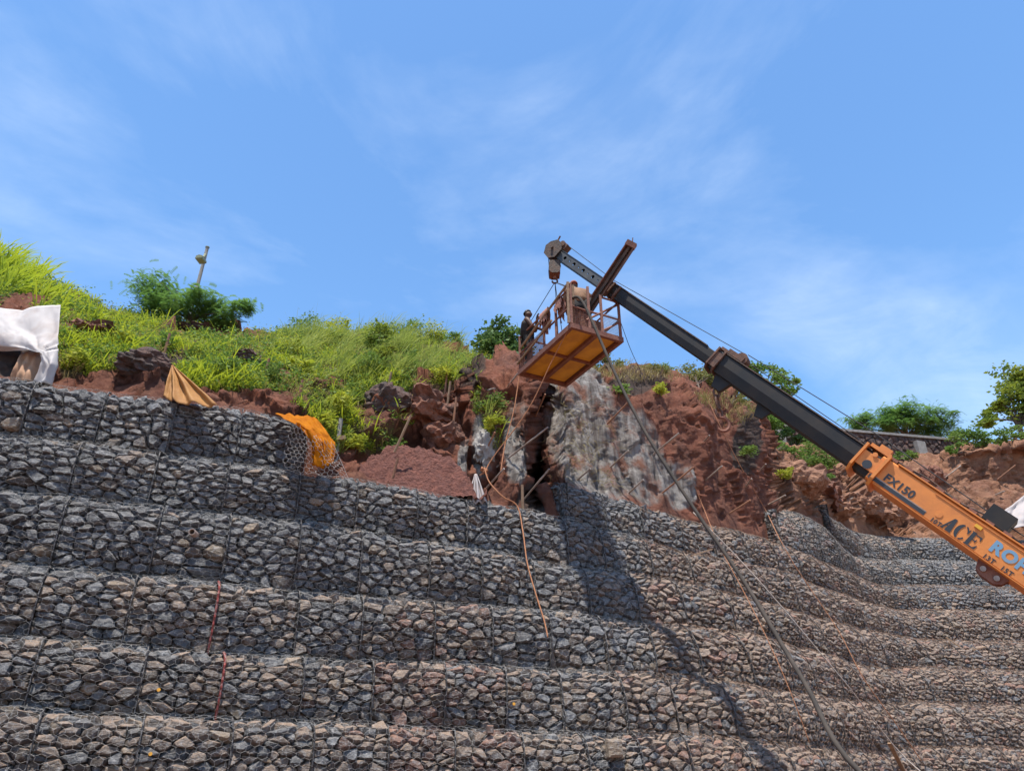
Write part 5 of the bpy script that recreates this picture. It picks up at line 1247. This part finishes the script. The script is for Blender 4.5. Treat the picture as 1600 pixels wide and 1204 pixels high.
for q, (a, b, c_, d_) in enumerate(sorted(stk, key=lambda r: r[2])):
    p = T(a, b); dy = .0
    if 540 < a < 740 and b > 670: p = at(a, b, 13.9); dy = .05
    e = at(c_, d_, p.y-.05-dy); s_ = p-(e-p).normalized()*.35
    tag(MB().tube([s_, e], [.03, .026], 7).build('stake', M['wood' if q % 2 else 'rust_rod']), f'slim brown stake standing on the grassy slope, {ORD[q+1]} from the left', 'stake', 'stakes on the grassy slope')
p1, p2 = at(817, 792, 14.3), at(816, 757, 14.2)
tag(MB().tube([p1-Vector((0, 0, .3)), p2], .03, 7).build('stake', M['wood']), 'pale wooden stake standing on the wall in front of the dark cleft', 'stake')
post = thing('fence_post', T(534, 705), 'grey post with a short crossbar right of the orange tarp', 'post')
pp = T(534, 705); pt = at(533, 654, pp.y)
MB().beam(pp-Vector((0, 0, .3)), pt, .07, .07, (0, 1, 0)).build('upright', M['conc'], post)
MB().beam(at(522, 686, pp.y-.06), at(540, 683, pp.y-.06), .06, .08).build('crossbar', M['wood'], post)
# lamp post on the ridge
lb_ = at(311, 470, 19.0); lt = at(324, 387, 19.0); 
lamp = thing('street_lamp', lb_-Vector((0, 0, 1.6)), 'leaning pale street lamp post rising behind the feathery tree', 'street lamp')
MB().tube([lb_-Vector((.2, 0, 1.6)), lt], [.06, .05], 10).build('pole', M['conc'], lamp)
M['lamp_green'] = mat('weathered_olive_lamp', (.16, .17, .09), .6); M['lamp_glass'] = mat('dull_lamp_lens', (.34, .35, .22), .35)
a_ = at(321, 397, 19.0); MB().tube([a_, at(317.5, 402, 18.75)], .035, 8).build('bracket', M['lamp_green'], lamp)
hc_ = at(315, 405, 18.55)
hl = MB().extrude([hc_+Vector((-.11, .16, -.07)), hc_+Vector((.1, .16, -.04)), hc_+Vector((.09, .16, .045)), hc_+Vector((-.01, .16, .07)), hc_+Vector((-.09, .16, .035))], (0, -.36, -.04)).build('lamp_head', M['lamp_green'], lamp)
MB().obox(hc_+Vector((-.005, -.03, -.082)), (.18, 0, .025), (0, .3, .035), (0, 0, .014)).build('lens', M['lamp_glass'], hl)
MB().tube([lt, lt+Vector((0, 0, .03))], .065, 10).build('cap', M['lamp_green'], lamp)

# ------------------------------------------------------------------ cloths
def sheet(name, label, cat, rows, m, nu=40, nv=26, wr=.05, seed=0, folds=(), knot=None):
    """rows: list of polylines (points) from top to bottom; interpolated into a wrinkled sheet"""
    def poly(P, t_):
        P = [Vector(p) for p in P]; L = [0]
        for a, b in zip(P[:-1], P[1:]): L.append(L[-1]+(b-a).length)
        x = t_*L[-1]
        for i in range(len(P)-1):
            if x <= L[i+1]+1e-9: return P[i].lerp(P[i+1], (x-L[i])/max(1e-6, L[i+1]-L[i]))
        return P[-1]
    vs = []
    for j in range(nv+1):
        f = j/nv*(len(rows)-1); k_ = min(int(f), len(rows)-2); g = f-k_
        for i in range(nu+1):
            t_ = i/nu; p = poly(rows[k_], t_).lerp(poly(rows[k_+1], t_), g)
            w_ = mnoise.fractal(Vector((t_*3+seed, j/nv*2.2, seed)), .8, 2, 4)*wr+abs(mnoise.noise(Vector((t_*5+j/nv*3, seed+j/nv, 2))))*wr*.9
            for (ph, fr_, am) in folds: w_ += am*math.sin((t_*fr_+j/nv*ph)*6.28)*min(1, j/nv*2+.1)
            if knot is not None:
                kv = p-Vector(knot); an = math.atan2(kv.z, kv.x); rr_ = kv.length
                w_ += .07*abs(math.sin(an*5.5+.6*math.sin(rr_*4)))**1.0*math.exp(-rr_*.9)*min(1, rr_*5)
            vs.append(p+Vector((0, -w_, w_*.3)))
    fs = [[j*(nu+1)+i, j*(nu+1)+i+1, (j+1)*(nu+1)+i+1, (j+1)*(nu+1)+i] for j in range(nv) for i in range(nu)]
    o = meshobj(name, vs, fs, m, None, True); md = o.modifiers.new('thickness', 'SOLIDIFY'); md.thickness = .004; return tag(o, label, cat)
sheet('white_sheet', 'dirty white sheet hung up behind the wall at the left edge', 'sheet', [[at(-70, 487, 11.5), at(0, 482, 11.55), at(35, 484, 11.6), at(95, 477, 11.5)], [at(-70, 515, 11.35), at(0, 508, 11.4), at(50, 525, 11.3), at(93, 520, 11.35)], [at(-70, 545, 11.3), at(0, 540, 11.3), at(58, 549, 11.1), at(92, 548, 11.25)], [at(-70, 552, 11.5), at(10, 549, 11.4), at(62, 551, 11.05), at(90, 572, 11.2)]], M['white_cloth'], 70, 50, .025, 3, (), at(62, 551, 11.1))
sheet('white_sheet', 'lower tail of the white sheet hanging from its knot to the wall', 'sheet', [[at(62, 549, 11.12), at(75, 548, 11.05), at(91, 545, 11.2)], [at(66, 565, 11.1), at(78, 570, 11.0), at(90, 572, 11.2)], [at(54, 598, 11.15), at(66, 600, 11.0), at(80, 600, 11.15)]], M['white_cloth'], 16, 18, .03, 9, ((.2, 1.5, .03),))
sheet('brown_sheet', 'folded brown sheet stuffed under the white sheet', 'sheet', [[at(33, 549, 11.45), at(50, 549, 11.4), at(68, 549, 11.45)], [at(28, 570, 11.3), at(46, 572, 11.2), at(62, 574, 11.3)], [at(16, 596, 11.25), at(36, 598, 11.1), at(58, 598, 11.25)]], M['brown_cloth'], 24, 16, .05, 5, ((.4, 2.5, .035),))
ap = at(269, 571, 11.75)
sheet('amber_tarp', 'amber tarp draped like a tent over a stake behind the wall', 'tarp', [[ap+Vector((-.01, 0, 0)), ap, ap+Vector((.02, 0, 0))], [at(264, 592, 11.6), at(274, 590, 11.45), at(300, 598, 11.6)], [at(256, 622, 11.5), at(276, 628, 11.2), at(318, 634, 11.4), at(342, 636, 11.6)]], M['amber_cloth'], 44, 22, .03, 7, ((.1, 3.2, .05), (.0, 6.5, .015)))
sheet('orange_tarp', 'bright orange tarp draped over the free end of the left upper gabions', 'tarp', [[at(430, 646, 12.15), at(455, 648, 12.3), at(482, 650, 12.5), at(500, 660, 12.65)], [at(445, 655, 11.9), at(465, 663, 11.95), at(490, 670, 12.1), at(514, 680, 12.45)], [at(468, 668, 11.75), at(484, 676, 11.8), at(503, 690, 11.95), at(524, 692, 12.4)], [at(487, 690, 11.75), at(492, 700, 11.8), at(506, 706, 11.9), at(524, 706, 12.3)], [at(487, 726, 11.8), at(497, 731, 11.85), at(510, 730, 11.95), at(521, 722, 12.2)]], M['orange_cloth'], 50, 44, .07, 11, ((.6, 3.5, .02), (1.7, 6.1, .014)))
sheet('white_tarp', 'crumpled white tarp at the right edge above the far gabions', 'tarp', [[at(1562, 803, 27.2), at(1580, 790, 27.3), at(1604, 770, 27.4), at(1660, 760, 27.4)], [at(1562, 812, 26.9), at(1585, 806, 26.9), at(1610, 795, 27), at(1660, 790, 27)], [at(1566, 824, 26.7), at(1590, 824, 26.6), at(1612, 824, 26.6), at(1660, 824, 26.6)]], M['sack'], 30, 18, .12, 13, ((.3, 3.1, .06),))
sk = at(743, 741, 13.95)
sheet('white_sack', 'grey white woven sack tied at the neck on the wall top by the rope knot', 'sack', [[sk+Vector((-.02, 0, 0)), sk+Vector((0, -.02, 0)), sk+Vector((.03, 0, 0))], [at(737, 758, 13.9), at(744, 758, 13.75), at(752, 757, 13.9)], [at(729, 783, 13.85), at(745, 786, 13.6), at(762, 785, 13.85)]], M['sack'], 26, 16, .02, 17, ((.1, 3.6, .05),))
# loose net hanging over the free end
def loose_net(label, quad, W, H, m, cw=.1, r=.0032):
    E_ = hexmesh(W, H, cw, cw*.9); E_[:, [0, 2]] /= W; E_[:, [1, 3]] /= H
    def bil(s_, t_):
        p = [np.array(q) for q in quad]; s_ = s_[:, None]; t_ = t_[:, None]
        P = p[0]*(1-s_)*(1-t_)+p[1]*s_*(1-t_)+p[2]*s_*t_+p[3]*(1-s_)*t_
        return P+np.array([0, -1, .3])*(.06*np.sin(s_*9)*np.sin(t_*7)+.04*np.sin(s_*17+t_*5))
    V, f = tubes_np(bil(E_[:, 0], E_[:, 1]), bil(E_[:, 2], E_[:, 3]), r); return tag(meshobj('wire_net', V, f, m), label, 'wire mesh')
loose_net('loose hexagonal wire net hanging over the orange tarp', [at(440, 735, 11.55), at(545, 748, 12.0), at(520, 692, 12.0), at(455, 655, 11.55)], 1.1, .8, M['wire'])
# drain pipe stub in the wall
dp = wallpt(303, 833, .02); dv = Vector((.12, -1, -.05)).normalized()
pipe = MB(); n = 14
for r0, r1 in ((.05, .04),):
    e1 = dv.cross(Vector((0, 0, 1))).normalized(); e2 = dv.cross(e1); ring = lambda r, t_: [dp+dv*t_+(e1*math.cos(6.2832*k_/n)+e2*math.sin(6.2832*k_/n))*r for k_ in range(n)]
    pipe.add(ring(r0, -.2)+ring(r0, .12)+ring(r1, .12)+ring(r1, -.2), [[a*n+k_, a*n+(k_+1) % n, (a+1)*n+(k_+1) % n, (a+1)*n+k_] for a in range(3) for k_ in range(n)])
M['pipe'] = mat('dusty_pipe', (.32, .24, .20), .7)
tag(pipe.build('drain_pipe', M['pipe']), 'short drain pipe stub poking out of the fourth course at left', 'pipe')
for q, (u, v, u2, v2, lb) in enumerate([(1390, 1160, 1412, 1204, 'broken tan plank lying against the bottom course at right'), (1478, 995, 1500, 1010, 'brown scrap of wood lying on the fifth course at far right'), (1520, 1015, 1540, 1010, 'thin stick lying on the courses at far right'), (1080, 868, 1112, 858, 'orange brown stick lying on the fifth course below the hose')]):
    a_, b_ = wallpt(u, v, .3), wallpt(u2, v2, .3); MBx = MB().beam(a_, b_, .09 if q == 0 else .04, .03); tag(MBx.build('wood_scrap', M['wood']), lb, 'wood')

# a pale squared stone, a red lump and dabs of marking paint on the bottom courses
def wall_block(u, v, w_, h_, m, label):
    p = wallpt(u, v, .1); i = int(np.argmin(np.abs(UG-u))); n = CUR[1]['n'][i]; nv = Vector((n[0], n[1], 0)); tv = Vector((-n[1], n[0], 0)); pts = []
    for a in (-1, 1):
        for b in (-1, 1):
            for d_ in (-.12, .0): pts.append(p+tv*a*w_*random.uniform(.42, .5)+Vector((0, 0, b*h_*random.uniform(.42, .5)))+nv*d_)
            pts.append(p+tv*a*w_*.36+Vector((0, 0, b*h_*.35))+nv*.035)
    V, Fc = hull(pts); tag(meshobj('stone', V, Fc, m), label, 'stone')
wall_block(962, 1168, .27, .27, M['stone_tan'], 'pale tan squared stone in the bottom course near the middle')
wall_block(766, 1139, .11, .13, M['stone_red'], 'small pointed red stone sitting on the bottom course')
for u, v, lb in ((248, 1077, 'yellow paint dab on a stone in the second course left of the red lacing'), (235, 1177, 'yellow paint dab on a bottom course stone at left'), (803, 1099, 'round yellow paint dab on a second course stone near the middle')):
    p = wallpt(u, v, .16); tag(disc(p, (.3, -.95, .1), .024, .012, 9).build('paint_mark', M['yellow']), lb, 'paint mark')
